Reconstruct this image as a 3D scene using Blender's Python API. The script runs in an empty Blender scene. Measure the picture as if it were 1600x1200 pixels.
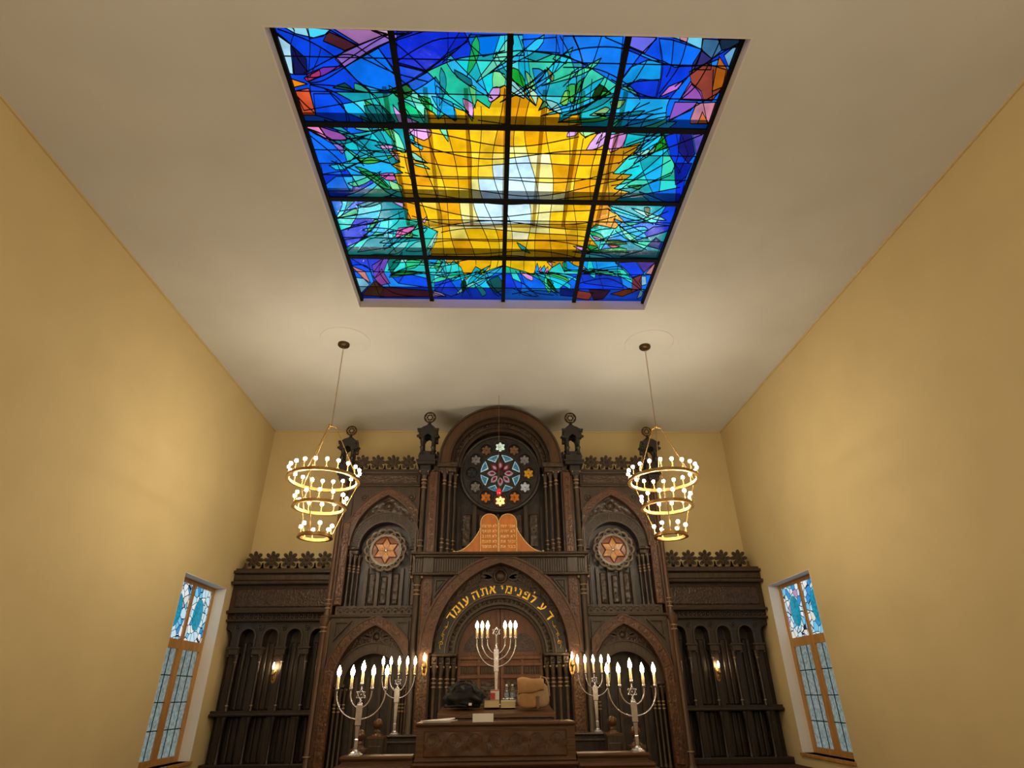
import bpy, bmesh, math, random
from mathutils import Vector, Matrix
from mathutils.geometry import tessellate_polygon, delaunay_2d_cdt
random.seed(7)
PI = math.pi
scene = bpy.context.scene
COL = scene.collection

# ------------------------------------------------------------------ camera numbers
F_PX = 904.85
CAM = Vector((-0.155, 0.0, 1.55))
PITCH, YAW, ROLL = 0.4934, -0.0352, 0.0111
def rot_cam():
    p, y, r = PITCH, YAW, ROLL
    Rx = Matrix(((1,0,0),(0,math.cos(p),-math.sin(p)),(0,math.sin(p),math.cos(p))))
    Rz = Matrix(((math.cos(y),-math.sin(y),0),(math.sin(y),math.cos(y),0),(0,0,1)))
    Ry = Matrix(((math.cos(r),0,math.sin(r)),(0,1,0),(-math.sin(r),0,math.cos(r))))
    return Rz @ Rx @ Ry
RC = rot_cam()
def on_plane_z(u, v, Z):                 # real place of a traced point on a horizontal plane
    d = RC @ Vector(((u-800)/F_PX, 1, (600-v)/F_PX))
    t = (Z-CAM.z)/d.z
    return (CAM.x+d.x*t, d.y*t)

# ------------------------------------------------------------------ materials
def s2l(c):
    return tuple(((x/255)/12.92 if x/255 <= 0.04045 else ((x/255+0.055)/1.055)**2.4) for x in c)
def new_mat(name):
    m = bpy.data.materials.new(name); m.use_nodes = True
    nt = m.node_tree; nt.nodes.clear()
    out = nt.nodes.new('ShaderNodeOutputMaterial')
    return m, nt, out
def pbr(name, rgb, rough=.5, metal=0., bump=0., bscale=30, var=.12, vscale=3, kind='noise', spec=.5, stretch=(1,1,1), rgb2=None, bdist=.01):
    m, nt, out = new_mat(name); N = nt.nodes; L = nt.links
    b = N.new('ShaderNodeBsdfPrincipled'); L.new(b.outputs[0], out.inputs[0])
    b.inputs['Roughness'].default_value = rough; b.inputs['Metallic'].default_value = metal
    b.inputs['Specular IOR Level'].default_value = spec
    tc = N.new('ShaderNodeTexCoord'); mp = N.new('ShaderNodeMapping'); mp.inputs['Scale'].default_value = stretch
    L.new(tc.outputs['Object'], mp.inputs[0])
    n = N.new('ShaderNodeTexNoise'); n.inputs['Scale'].default_value = vscale; n.inputs['Detail'].default_value = 6
    L.new(mp.outputs[0], n.inputs['Vector'])
    r = N.new('ShaderNodeValToRGB'); c = s2l(rgb)
    if 'oak' in name and 'golden' not in name: c = tuple(x*.70 for x in c)
    c2 = s2l(rgb2) if rgb2 else tuple(x*(1+var*2) for x in c)
    c1 = c if rgb2 else tuple(x*(1-var) for x in c)
    r.color_ramp.elements[0].position = .3; r.color_ramp.elements[1].position = .7
    r.color_ramp.elements[0].color = (*c1, 1); r.color_ramp.elements[1].color = (*c2, 1)
    L.new(n.outputs[0], r.inputs[0]); L.new(r.outputs[0], b.inputs['Base Color'])
    if bump:
        if kind == 'voronoi':
            t = N.new('ShaderNodeTexVoronoi'); t.feature = 'SMOOTH_F1'; t.inputs['Scale'].default_value = bscale; h = t.outputs['Distance']
        elif kind == 'wave':
            t = N.new('ShaderNodeTexWave'); t.bands_direction = 'X'; t.inputs['Scale'].default_value = bscale; t.inputs['Distortion'].default_value = 2; h = t.outputs[1]
        else:
            t = N.new('ShaderNodeTexNoise'); t.inputs['Scale'].default_value = bscale; t.inputs['Detail'].default_value = 4; h = t.outputs[0]
        L.new(mp.outputs[0], t.inputs['Vector'])
        bp = N.new('ShaderNodeBump'); bp.inputs['Strength'].default_value = bump; bp.inputs['Distance'].default_value = bdist
        L.new(h, bp.inputs['Height']); L.new(bp.outputs[0], b.inputs['Normal'])
    return m
def emit(name, rgb, strength):
    m, nt, out = new_mat(name)
    e = nt.nodes.new('ShaderNodeEmission'); e.inputs[0].default_value = (*rgb, 1); e.inputs[1].default_value = strength
    nt.links.new(e.outputs[0], out.inputs[0]); return m
def lit_pane(name, rgb, strength, gloss=.06):
    m, nt, out = new_mat(name); N = nt.nodes; L = nt.links
    e = N.new('ShaderNodeEmission'); e.inputs[1].default_value = strength
    tc = N.new('ShaderNodeTexCoord'); n = N.new('ShaderNodeTexNoise'); n.inputs['Scale'].default_value = 22
    L.new(tc.outputs['Object'], n.inputs['Vector'])
    r = N.new('ShaderNodeValToRGB'); c = s2l(rgb)
    r.color_ramp.elements[0].position = .35; r.color_ramp.elements[1].position = .65
    r.color_ramp.elements[0].color = (*[x*.55 for x in c], 1); r.color_ramp.elements[1].color = (*c, 1)
    L.new(n.outputs[0], r.inputs[0]); L.new(r.outputs[0], e.inputs[0])
    g = N.new('ShaderNodeBsdfGlossy'); g.inputs['Roughness'].default_value = .15
    mx = N.new('ShaderNodeMixShader'); mx.inputs[0].default_value = gloss
    L.new(e.outputs[0], mx.inputs[1]); L.new(g.outputs[0], mx.inputs[2]); L.new(mx.outputs[0], out.inputs[0])
    return m

WOOD = dict(rough=.42, spec=.45)
M = {}
M['wood']   = pbr('dark_oak', (60,43,27), bump=.5, bscale=7, vscale=5, kind='noise', stretch=(6,6,.7), var=.3, **WOOD)
M['grey']   = pbr('aged_oak', (66,52,39), bump=.4, bscale=8, vscale=5, stretch=(6,6,.7), var=.3, **WOOD)
M['red']    = pbr('reddish_oak', (88,55,30), bump=.9, bscale=26, vscale=6, kind='voronoi', stretch=(1,1,.8), var=.25, bdist=.012, **WOOD)
M['doorw']  = pbr('door_oak', (100,58,26), bump=.4, bscale=8, vscale=5, stretch=(6,6,.7), var=.25, **WOOD)
M['rcarv']  = pbr('worn_oak_carving', (84,54,31), rough=.4, var=.3, vscale=14)
M['rplain'] = pbr('reddish_oak_plain', (82,52,29), bump=.4, bscale=8, vscale=5, stretch=(6,6,.7), var=.2, **WOOD)
M['carve']  = pbr('carved_oak', (64,48,36), bump=1., bscale=13, vscale=8, kind='voronoi', var=.35, bdist=.025, **WOOD)
M['fine']   = pbr('fine_carved_oak', (66,47,35), bump=1., bscale=26, vscale=10, kind='voronoi', var=.4, bdist=.015, **WOOD)
M['wing']   = pbr('wing_oak', (44,32,24), bump=.5, bscale=7, vscale=5, stretch=(6,6,.5), var=.4, rough=.38, spec=.5)
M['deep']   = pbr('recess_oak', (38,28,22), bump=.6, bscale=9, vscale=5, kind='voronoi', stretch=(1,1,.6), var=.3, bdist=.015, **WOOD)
M['black']  = pbr('blackened_oak', (34,28,25), bump=.5, bscale=30, vscale=8, var=.3, rough=.45)
M['pale']   = pbr('worn_ring_wood', (128,104,78), rough=.35, var=.2, vscale=20)
M['tablet'] = pbr('golden_oak', (176,104,42), bump=.15, bscale=20, vscale=8, stretch=(1,1,.5), var=.15, rough=.4)
M['gold']   = pbr('gilding', (214,170,62), rough=.32, metal=.6, var=.15, vscale=20)
M['paleg']  = pbr('pale_gilding', (226,196,128), rough=.35, metal=.4, var=.15, vscale=20)
M['brass']  = pbr('brass', (158,124,70), rough=.35, metal=.8, var=.15, vscale=12)
M['bronze'] = pbr('dark_bronze', (70,50,28), rough=.4, metal=.7, var=.2)
M['silver'] = pbr('silver', (206,204,210), rough=.24, metal=.9, bump=.15, bscale=60, var=.12, vscale=20, bdist=.003)
M['candle'] = pbr('candle_tube', (226,204,160), rough=.5, var=.08)
M['star_glass'] = lit_pane('amber_glass', (170,84,24), .5, .015)
M['wall']   = pbr('cream_wall', (206,186,138), rough=.75, var=.02, vscale=1.2, bump=.05, bscale=60, spec=.2)
M['ceil']   = pbr('ceiling_paint', (211,212,208), rough=.8, var=.03, vscale=.8, bump=.05, bscale=50, spec=.2)
M['trimw']  = pbr('white_reveal', (222,218,210), rough=.7, var=.02)
M['floor']  = pbr('carpet', (70,28,24), rough=.95, var=.2, vscale=30, bump=.5, bscale=200)
M['steel']  = pbr('black_steel', (7,7,9), rough=.7, metal=0, var=.1, spec=.15)
M['lead']   = pbr('lead', (8,9,12), rough=.7, metal=0, var=.1, spec=.15)
M['attic']  = pbr('rafter', (96,78,48), rough=.8, var=.2)
M['desk']   = pbr('desk_oak', (92,57,24), bump=.9, bscale=9, vscale=7, kind='voronoi', var=.2, bdist=.014, rough=.42)
M['deskp']  = pbr('desk_oak_plain', (96,62,30), bump=.25, bscale=7, vscale=5, stretch=(.6,6,6), var=.2, rough=.32)
M['winf']   = pbr('window_wood', (176,128,66), rough=.45, bump=.2, bscale=8, stretch=(5,5,.6), var=.15)
M['bulb']   = emit('warm_bulb', (1., .84, .62), 168)
M['flame']  = emit('flame_bulb', (1., .74, .40), 62)
M['sflame'] = emit('sconce_flame', (1., .70, .36), 110)
M['wreath'] = pbr('worn_grey_carving', (104,92,78), rough=.4, var=.3, vscale=12)
M['amber2'] = lit_pane('amber_star', (232,140,42), .62, .015)
M['crimson'] = pbr('dark_red_came', (66,26,18), rough=.4)
M['redlamp'] = lit_pane('red_glass', (226,14,40), 1.6, .12)
M['papr']   = pbr('white_paper', (222,218,210), rough=.7, var=.03)
M['cover_p'] = pbr('purple_cover', (96,84,96), rough=.5, var=.1)
M['page']   = pbr('page_block', (206,186,140), rough=.8, bump=.4, bscale=60, stretch=(.2,.2,6), var=.08)
M['blackc'] = pbr('black_nylon', (13,14,15), rough=.6, spec=.3, bump=.6, bscale=14, var=.4, vscale=12, bdist=.02)
M['canvas'] = pbr('tan_canvas', (150,112,72), rough=.8, bump=.4, bscale=60, var=.15, vscale=6)
M['canvas2'] = pbr('grey_canvas', (140,118,92), rough=.8, bump=.4, bscale=60, var=.15, vscale=6)
M['strap']  = pbr('brown_leather', (92,60,34), rough=.5, var=.15)
M['redbox'] = pbr('red_card', (190,52,38), rough=.5, var=.1)
M['blue']   = pbr('bottle_label', (120,132,150), rough=.4, var=.35, vscale=40)
def glassy(name, tint, gl=.22):
    m, nt, out = new_mat(name); N = nt.nodes; L = nt.links
    t = N.new('ShaderNodeBsdfTransparent'); t.inputs[0].default_value = (*tint, 1)
    g = N.new('ShaderNodeBsdfGlossy'); g.inputs['Roughness'].default_value = .08
    mx = N.new('ShaderNodeMixShader'); mx.inputs[0].default_value = gl
    L.new(t.outputs[0], mx.inputs[1]); L.new(g.outputs[0], mx.inputs[2]); L.new(mx.outputs[0], out.inputs[0]); return m
M['plastic'] = glassy('clear_plastic', (.86, .88, .9))

# ------------------------------------------------------------------ mesh builder
class MB:
    def __init__(s, f=None): s.v = []; s.f = []; s.sm = []; s.mi = []; s.fn = f or (lambda p: p); s.mat = 0
    def add(s, vs, fs, smooth=False):
        o = len(s.v); s.v += [s.fn(tuple(p)) for p in vs]
        for f in fs: s.f.append([i+o for i in f]); s.sm.append(smooth); s.mi.append(s.mat)
    def box(s, x0, x1, y0, y1, z0, z1, bev=0.):
        if bev:
            pl = [(x0+bev,z0),(x1-bev,z0),(x1,z0+bev),(x1,z1-bev),(x1-bev,z1),(x0+bev,z1),(x0,z1-bev),(x0,z0+bev)]
            a = [(x, y0+bev, z) for x, z in pl]; b = [(x, y1, z) for x, z in pl]
            q = [(min(max(x,x0+bev*1.6),x1-bev*1.6), y0, min(max(z,z0+bev*1.6),z1-bev*1.6)) for x, z in pl]
            n = 8; vs = a+b+q; fs = [[i,(i+1)%n,n+(i+1)%n,n+i] for i in range(n)]+[[i,(i+1)%n,2*n+(i+1)%n,2*n+i] for i in range(n)]
            fs += [list(range(n,2*n)), list(range(2*n,3*n))]
            s.add(vs, fs); return
        vs = [(x0,y0,z0),(x1,y0,z0),(x1,y1,z0),(x0,y1,z0),(x0,y0,z1),(x1,y0,z1),(x1,y1,z1),(x0,y1,z1)]
        s.add(vs, [[0,1,2,3],[4,5,6,7],[0,1,5,4],[1,2,6,5],[2,3,7,6],[3,0,4,7]])
    def ext(s, outer, y0, y1, holes=(), axis='y'):
        loops = [list(outer)]+[list(h) for h in holes]
        tri = tessellate_polygon([[Vector((a, b, 0)) for a, b in lp] for lp in loops])
        flat = [p for lp in loops for p in lp]; n = len(flat)
        P = (lambda a, b, y: (a, y, b)) if axis == 'y' else ((lambda a, b, y: (a, b, y)) if axis == 'z' else (lambda a, b, y: (y, a, b)))
        vs = [P(a,b,y0) for a,b in flat]+[P(a,b,y1) for a,b in flat]
        fs = [list(t) for t in tri]+[[i+n for i in t] for t in tri]
        k = 0
        for lp in loops:
            m = len(lp)
            for i in range(m):
                j = (i+1) % m; fs.append([k+i,k+j,n+k+j,n+k+i])
            k += m
        s.add(vs, fs)
    def band(s, po, pi, y0, y1, y0i=None):
        n = len(po); yi = y0 if y0i is None else y0i
        vs = [(x,y0,z) for x,z in po]+[(x,yi,z) for x,z in pi]+[(x,y1,z) for x,z in po]+[(x,y1,z) for x,z in pi]
        fs = []
        for i in range(n-1):
            fs += [[i,i+1,n+i+1,n+i],[2*n+i,2*n+i+1,3*n+i+1,3*n+i],[i,i+1,2*n+i+1,2*n+i],[n+i,n+i+1,3*n+i+1,3*n+i]]
        fs += [[0,n,3*n,2*n],[n-1,2*n-1,4*n-1,3*n-1]]
        s.add(vs, fs)
    def lathe(s, c, prof, seg=14, axis='z', smooth=True):
        cx, cy, cz = c; vs = []; fs = []
        for r, h in prof:
            for k in range(seg):
                a = 2*PI*k/seg
                if axis == 'z': vs.append((cx+r*math.cos(a), cy+r*math.sin(a), cz+h))
                else: vs.append((cx+r*math.cos(a), cy+h, cz+r*math.sin(a)))
        for i in range(len(prof)-1):
            for k in range(seg):
                j = (k+1) % seg; fs.append([i*seg+k,i*seg+j,(i+1)*seg+j,(i+1)*seg+k])
        s.add(vs, fs, smooth)
        s.add(vs[:seg], [list(range(seg))]); s.add(vs[-seg:], [list(range(seg))])
    def tube(s, pts, r, seg=6, closed=False):
        P = [Vector(p) for p in pts]; n = len(P); vs = []; fs = []; up = None
        for i in range(n):
            a = P[(i-1) % n] if (closed or i > 0) else P[0]; b = P[(i+1) % n] if (closed or i < n-1) else P[-1]
            t = (b-a).normalized()
            if up is None:
                up = Vector((0,0,1)) if abs(t.z) < .9 else Vector((0,1,0))
            u = (up - t*up.dot(t)); u = u.normalized() if u.length > 1e-6 else Vector((1,0,0)); up = u; w = t.cross(u)
            rr = r[i] if isinstance(r, (list, tuple)) else r
            for k in range(seg):
                an = 2*PI*k/seg; q = P[i]+u*math.cos(an)*rr+w*math.sin(an)*rr; vs.append(tuple(q))
        m = n if closed else n-1
        for i in range(m):
            for k in range(seg):
                j = (k+1) % seg; i2 = (i+1) % n; fs.append([i*seg+k,i*seg+j,i2*seg+j,i2*seg+k])
        s.add(vs, fs, True)
        if not closed: s.add(vs[:seg], [list(range(seg))]); s.add(vs[-seg:], [list(range(seg))])
    def ball(s, c, r, seg=12, rings=8, deform=None):
        rx, ry, rz = r if isinstance(r, tuple) else (r, r, r); vs = []; fs = []
        for i in range(rings+1):
            th = PI*i/rings
            for k in range(seg):
                a = 2*PI*k/seg; d = Vector((math.sin(th)*math.cos(a), math.sin(th)*math.sin(a), math.cos(th)))
                q = Vector((d.x*rx, d.y*ry, d.z*rz))
                if deform: q = deform(d, q)
                vs.append((c[0]+q.x, c[1]+q.y, c[2]+q.z))
        for i in range(rings):
            for k in range(seg):
                j = (k+1) % seg; fs.append([i*seg+k,i*seg+j,(i+1)*seg+j,(i+1)*seg+k])
        s.add(vs, fs, True)

def empty(name, loc, label=None, cat=None, group=None):
    o = bpy.data.objects.new(name, None); COL.objects.link(o); o.location = loc; o.empty_display_size = .1
    tag(o, label, cat, group); return o
def tag(o, label=None, cat=None, group=None, kind=None):
    if label: o['label'] = label
    if cat: o['category'] = cat
    if group: o['group'] = group
    if kind: o['kind'] = kind
    return o
def wloc(o):
    p = Vector((0,0,0))
    while o is not None: p = p+o.location; o = o.parent
    return p
def part(name, mb, mats, parent=None, label=None, loc=None):
    mats = mats if isinstance(mats, (list, tuple)) else [mats]
    org = wloc(parent) if parent else Vector(loc or (0,0,0))
    me = bpy.data.meshes.new(name)
    me.from_pydata([(x-org.x, y-org.y, z-org.z) for x, y, z in mb.v], [], mb.f)
    for k in mats: me.materials.append(M[k] if isinstance(k, str) else k)
    for p, sm, mi in zip(me.polygons, mb.sm, mb.mi): p.use_smooth = sm; p.material_index = mi
    bm = bmesh.new(); bm.from_mesh(me); bmesh.ops.recalc_face_normals(bm, faces=bm.faces); bm.to_mesh(me); bm.free()
    o = bpy.data.objects.new(name, me); COL.objects.link(o)
    if parent: o.parent = parent
    else: o.location = org
    if label: o['label'] = label
    return o
def copy_tree(o, parent=None):
    c = o.copy(); COL.objects.link(c); c.parent = parent
    for ch in o.children: copy_tree(ch, c)
    return c
def structure(name, mb, mat, loc=None): return tag(part(name, mb, mat, None, None, loc), kind='structure')

def arc(cx, cz, r, a0=180, a1=0, n=28, sz=1.):
    return [(cx+r*math.cos(math.radians(a0+(a1-a0)*i/n)), cz+sz*r*math.sin(math.radians(a0+(a1-a0)*i/n))) for i in range(n+1)]
def pointed(cx, z0, w, h, n=14):          # left foot -> apex -> right foot
    R = (w*w+h*h)/(2*w); L = []
    a1 = math.acos((R-w)/R)
    for i in range(n+1):
        a = a1*i/n; L.append((cx-(R*math.cos(a)-(R-w)), z0+R*math.sin(a)))
    return L+[(2*cx-x, z) for x, z in L[:-1][::-1]]
def circ(cx, cz, r, n=32): return [(cx+r*math.cos(2*PI*i/n), cz+r*math.sin(2*PI*i/n)) for i in range(n)]
def petal(cx, cz, ang, r0, r1, w, n=5):   # pointed leaf along a direction
    d = Vector((math.cos(ang), math.sin(ang))); p = Vector((-d.y, d.x)); L = []
    for i in range(n+1):
        t = i/n; L.append((cx+d.x*(r0+(r1-r0)*t)+p.x*w*math.sin(PI*t)**.8, cz+d.y*(r0+(r1-r0)*t)+p.y*w*math.sin(PI*t)**.8))
    for i in range(n-1, 0, -1):
        t = i/n; L.append((cx+d.x*(r0+(r1-r0)*t)-p.x*w*math.sin(PI*t)**.8, cz+d.y*(r0+(r1-r0)*t)-p.y*w*math.sin(PI*t)**.8))
    return L

# square Hebrew letters drawn as strokes in a box 0.6 high
def q_(x0, z0, x1, z1): return [(x0,z0),(x1,z0),(x1,z1),(x0,z1)]
LET = {
 'ד': [q_(0,.47,.5,.6), q_(.33,0,.45,.5)], 'ר': [q_(0,.47,.38,.6), [(.3,.6),(.38,.6),(.46,.5),(.46,0),(.34,0),(.34,.5)]],
 'ה': [q_(0,.47,.5,.6), q_(.38,0,.5,.5), q_(.02,0,.13,.36)], 'ח': [q_(0,.47,.5,.6), q_(.38,0,.5,.5), q_(.02,0,.13,.5)],
 'ת': [q_(.03,.47,.53,.6), q_(.42,0,.53,.5), q_(.12,.03,.22,.5), q_(0,0,.18,.11)], 'י': [q_(0,.46,.17,.6), q_(.07,.27,.17,.5)],
 'ו': [q_(0,.47,.18,.6), q_(.07,0,.18,.5)], 'ז': [q_(0,.47,.25,.6), q_(.08,0,.18,.5)],
 'ל': [q_(0,.5,.10,.82), q_(0,.45,.42,.57), [(.31,.5),(.43,.5),(.25,0),(.12,0)]],
 'ע': [[(.36,.6),(.49,.6),(.46,.3),(.30,.06),(0,-.03),(0,.08),(.24,.15),(.36,.33)], [(.04,.6),(.18,.6),(.28,.18),(.2,.1)]],
 'פ': [q_(.02,.48,.46,.6), q_(.36,.05,.48,.55), q_(0,0,.46,.12), q_(.02,.32,.12,.55), q_(.04,.27,.24,.37)],
 'ף': [q_(.02,.48,.46,.6), q_(.37,-.2,.48,.55), q_(.02,.32,.12,.55), q_(.04,.27,.24,.37)],
 'נ': [q_(.05,.47,.26,.6), q_(.17,.05,.28,.55), q_(0,0,.28,.12)], 'ג': [q_(.04,.47,.26,.6), q_(.17,.1,.28,.55), [(0,0),(.1,0),(.25,.16),(.18,.24)]],
 'מ': [[(0,0),(.1,0),(.2,.42),(.1,.45)], [(0,.6),(.12,.6),(.22,.46),(.1,.4)], q_(.17,.47,.44,.6), q_(.39,.05,.51,.54), q_(.2,0,.51,.12)],
 'א': [[(.02,.6),(.17,.6),(.52,0),(.37,0)], [(.31,.34),(.38,.6),(.5,.6),(.48,.46),(.38,.28)], [(0,0),(.11,0),(.2,.30),(.13,.36),(.03,.2)]],
 'כ': [q_(0,.48,.4,.6), q_(.33,.05,.45,.55), q_(0,0,.4,.12)], 'ב': [q_(0,.48,.4,.6), q_(.3,.05,.42,.55), q_(0,0,.52,.12)],
 'צ': [[(0,.6),(.12,.6),(.44,.1),(.3,.08)], [(.34,.6),(.46,.6),(.38,.33),(.27,.28)], q_(0,0,.44,.12)],
 'ש': [q_(0,.05,.11,.6), q_(.24,.1,.34,.6), q_(.48,.05,.59,.6), q_(0,0,.56,.12)],
}
GL = {}
def glyph(ch):
    if ch not in GL:
        if ch not in LET: return ([], [], .25)
        m = MB()
        for p in LET[ch]: m.ext(p, -.03, .03)
        xs = [v[0] for v in m.v]; mid = (min(xs)+max(xs))/2
        GL[ch] = ([(x-mid, z, y) for x, y, z in m.v], m.f, max(xs)-min(xs))
    return GL[ch]
def put_glyph(mb, ch, cx, y, cz, size, ang=0.):
    vs, fs, w = glyph(ch); c, s_ = math.cos(ang), math.sin(ang)
    mb.add([(cx+(a*c-b*s_)*size, y-z*size, cz+(a*s_+b*c)*size) for a, b, z in vs], fs)
    return w*size

# shared ornaments ----------------------------------------------------------------
def star_outline(cx, cz, R, a0=PI/2, inner=.577):
    L = []
    for k in range(12):
        r = R if k % 2 == 0 else R*inner; a = a0+PI*k/6; L.append((cx+r*math.cos(a), cz+r*math.sin(a)))
    return L
def star_of_david(mb, cx, y, cz, R, r):
    for s_ in (0, PI):
        t = [(cx+R*math.cos(PI/2+s_+2*PI*k/3), y, cz+R*math.sin(PI/2+s_+2*PI*k/3)) for k in range(3)]
        for k in range(3): mb.tube([t[k], t[(k+1) % 3]], r, 5)
def crest_flower(mb, cx, y, cz, R):
    L = []
    n = 64
    for i in range(n):
        a = 2*PI*i/n+PI/8-PI/8; k = abs(math.cos(4*(a-PI/2)))
        L.append((cx+R*(.40+.60*k**.6)*math.cos(a), cz+R*(.40+.60*k**.6)*math.sin(a)))
    mb.ext(L, y, y+.04)
    mb.ball((cx, y-.005, cz), (R*.2, .025, R*.2), 8, 5)
    for k in range(8):
        a = PI/2+k*PI/4; mb.ball((cx+R*.62*math.cos(a), y, cz+R*.62*math.sin(a)), (R*.17, .018, R*.17), 6, 4)
def cresting(name, parent, x0, x1, pitch, first, y, z0, R, mirror, mat='wood'):
    mb = MB(mirror); mb.box(x0, x1, y-.01, y+.06, z0, z0+.05)
    cs = []; x = first
    while x < x1-pitch*.2: cs.append(x); x += pitch
    for c in cs:
        for d in (-.5, .5):
            m = c+d*pitch
            mb.ext([(m-.07,z0+.04),(m+.07,z0+.04),(m+.02,z0+R*.45),(m+.008,z0+R*.9),(m-.008,z0+R*.9),(m-.02,z0+R*.45)], y+.003, y+.04)
        mb.ext([(c-.028,z0+.03),(c+.028,z0+.03),(c+.028,z0+R*.6),(c-.028,z0+R*.6)], y, y+.04)
    cr = part(name, mb, mat, parent)
    for c in cs:
        f = MB(mirror); crest_flower(f, c, y, z0+R*1.10+.03, R); part('crest_flower', f, mat, cr)
def colonnette(parent, x, y, z0, z1, r, mirror, mat='grey', ringz=(), cap=True, name='colonnette'):
    mb = MB(mirror)
    mb.lathe((x, y, z0), [(r*1.7,0),(r*1.7,.03),(r*1.25,.05),(r*1.35,.07),(r,.1),(r,z1-z0-.22),(r*1.1,z1-z0-.2),(r*1.15,z1-z0-.16),(r*1.9,z1-z0-.03),(r*1.9,z1-z0)], 12)
    c = part(name, mb, mat, parent)
    g = MB(mirror)
    for z in ringz: g.lathe((x, y, z), [(r*1.02,-.014),(r*1.3,-.008),(r*1.3,.008),(r*1.02,.014)], 12)
    if cap:
        for k in (-1, 1): g.ball((x+k*r*1.7, y-r*1.5, z1-.035), r*.55, 8, 5)
    if ringz or cap: part('ring_molding', g, 'pale', c, 'pale worn rings and studs')
    return c
def finial(parent, cx, cy, z0, H, mirror, name='finial'):
    s_ = H/1.3
    mb = MB(mirror); w = .19*s_
    mb.box(cx-w, cx+w, cy-w, cy+w, z0, z0+.07*s_); mb.box(cx-w*1.12, cx+w*1.12, cy-w*1.12, cy+w*1.12, z0+.07*s_, z0+.1*s_)
    mb.box(cx-w*.92, cx+w*.92, cy-w*.92, cy+w*.92, z0+.1*s_, z0+.22*s_)
    mb.ext([(cx-w, z0+.2*s_),(cx+w, z0+.2*s_),(cx+w*.45, z0+.31*s_),(cx-w*.45, z0+.31*s_)], cy-w*.7, cy+w*.7)
    base = part(name, mb, 'black', parent)
    c = MB(mirror)
    for sx in (-1, 1):
        for sy in (-1, 1):
            c.lathe((cx+sx*w*.62, cy+sy*w*.62, z0+.24*s_), [(.055*s_,0),(.055*s_,.03*s_),(.036*s_,.05*s_),(.036*s_,.14*s_),(.052*s_,.155*s_),(.052*s_,.175*s_),(.036*s_,.19*s_),(.036*s_,.32*s_),(.06*s_,.38*s_),(.06*s_,.42*s_)], 10)
    part('post', c, 'black', base)
    k = MB(mirror); z = z0+.60*s_
    for ax in range(2):                                  # four little gables with arched mouths
        g = [(-w*1.05,z),(-w*.5,z)]+[(q[0], z+q[1]*1.1) for q in [(-w*.5,0),(-w*.35,.05*s_),(0,.09*s_),(w*.35,.05*s_),(w*.5,0)]][1:-1]+[(w*.5,z),(w*1.05,z),(w*1.05,z+.14*s_),(w*1.2,z+.14*s_),(w*1.2,z+.18*s_),(w*.55,z+.27*s_),(0,z+.31*s_),(-w*.55,z+.27*s_),(-w*1.2,z+.18*s_),(-w*1.2,z+.14*s_),(-w*1.05,z+.14*s_)]
        for d in (-1, 1):
            if ax == 0: k.ext([(cx+a, b) for a, b in g], cy+d*w*1.02, cy+d*w*.86)
            else: k.ext([(cy+a, b) for a, b in g], cx+d*w*1.02, cx+d*w*.86, axis='x')
    k.lathe((cx, cy, z+.2*s_), [(w*1.0,-.04*s_),(w*1.0,-.02*s_),(w*.9,.06*s_),(w*.62,.13*s_),(w*.32,.18*s_),(w*.2,.20*s_),(w*.17,.25*s_)], 12)
    for d in (-1, 1): k.ball((cx+d*w*1.12, cy-w*1.0, z+.04*s_), .035*s_, 8, 5); k.ball((cx+d*w*1.12, cy-w*1.0, z+.2*s_), .03*s_, 8, 5)
    part('canopy', k, 'black', base)
    d_ = MB(mirror); r = .12*s_; cz = z0+H-r-.01
    d_.tube([(cx+r*math.cos(2*PI*i/24), cy, cz+r*math.sin(2*PI*i/24)) for i in range(24)], .018*s_, 6, True)
    d_.tube([(cx+r*.42*math.cos(2*PI*i/16), cy, cz+r*.42*math.sin(2*PI*i/16)) for i in range(16)], .009*s_, 5, True)
    star_of_david(d_, cx, cy, cz, r*.95, .009*s_)
    d_.tube([(cx, cy, cz-r), (cx, cy, z+.38*s_)], .026*s_, 8)
    part('star_disc', d_, 'bronze', base, 'open star inside a ring')

# ================================================================== THE ROOM
XL, XR, YB, YF, HC = -5.83, 5.87, 14.0, -7.0, 7.66
SX, SY0, SY1 = 2.55, 3.60, 8.50                       # skylight opening
mb = MB(); mb.box(XL-.4, XR+.4, YF-.2, YB+.3, -.1, 0); structure('floor', mb, 'floor')
mb = MB(); mb.box(XL, XR, 9.4, YB, 0, .3); o = structure('trim_1', mb, 'floor')
mb = MB(); mb.box(XL-.4, XR+.4, YB, YB+.3, 0, HC+.2); structure('wall_back', mb, 'wall')
mb = MB(); mb.box(XL-.4, XR+.4, YF-.3, YF, 0, HC+.2); structure('wall_front', mb, 'wall')
WY0, WY1, WZ0, WZ1 = 11.25, 13.12, .52, 3.62
for nm, x0, x1 in (('wall_left', XL-.4, XL), ('wall_right', XR, XR+.4)):
    mb = MB(); mb.ext([(YF,0),(YB,0),(YB,HC+.2),(YF,HC+.2)], x0, x1, holes=[[(WY0,WZ0),(WY1,WZ0),(WY1,WZ1),(WY0,WZ1)]], axis='x')
    structure(nm, mb, 'wall')
mb = MB(); mb.ext([(XL-.4,YF-.2),(XR+.4,YF-.2),(XR+.4,YB+.2),(XL-.4,YB+.2)], HC, HC+.12, holes=[[(-SX-.02,SY0-.02),(SX+.02,SY0-.02),(SX+.02,SY1+.02),(-SX-.02,SY1+.02)]], axis='z')
structure('ceiling', mb, 'ceil')
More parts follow.
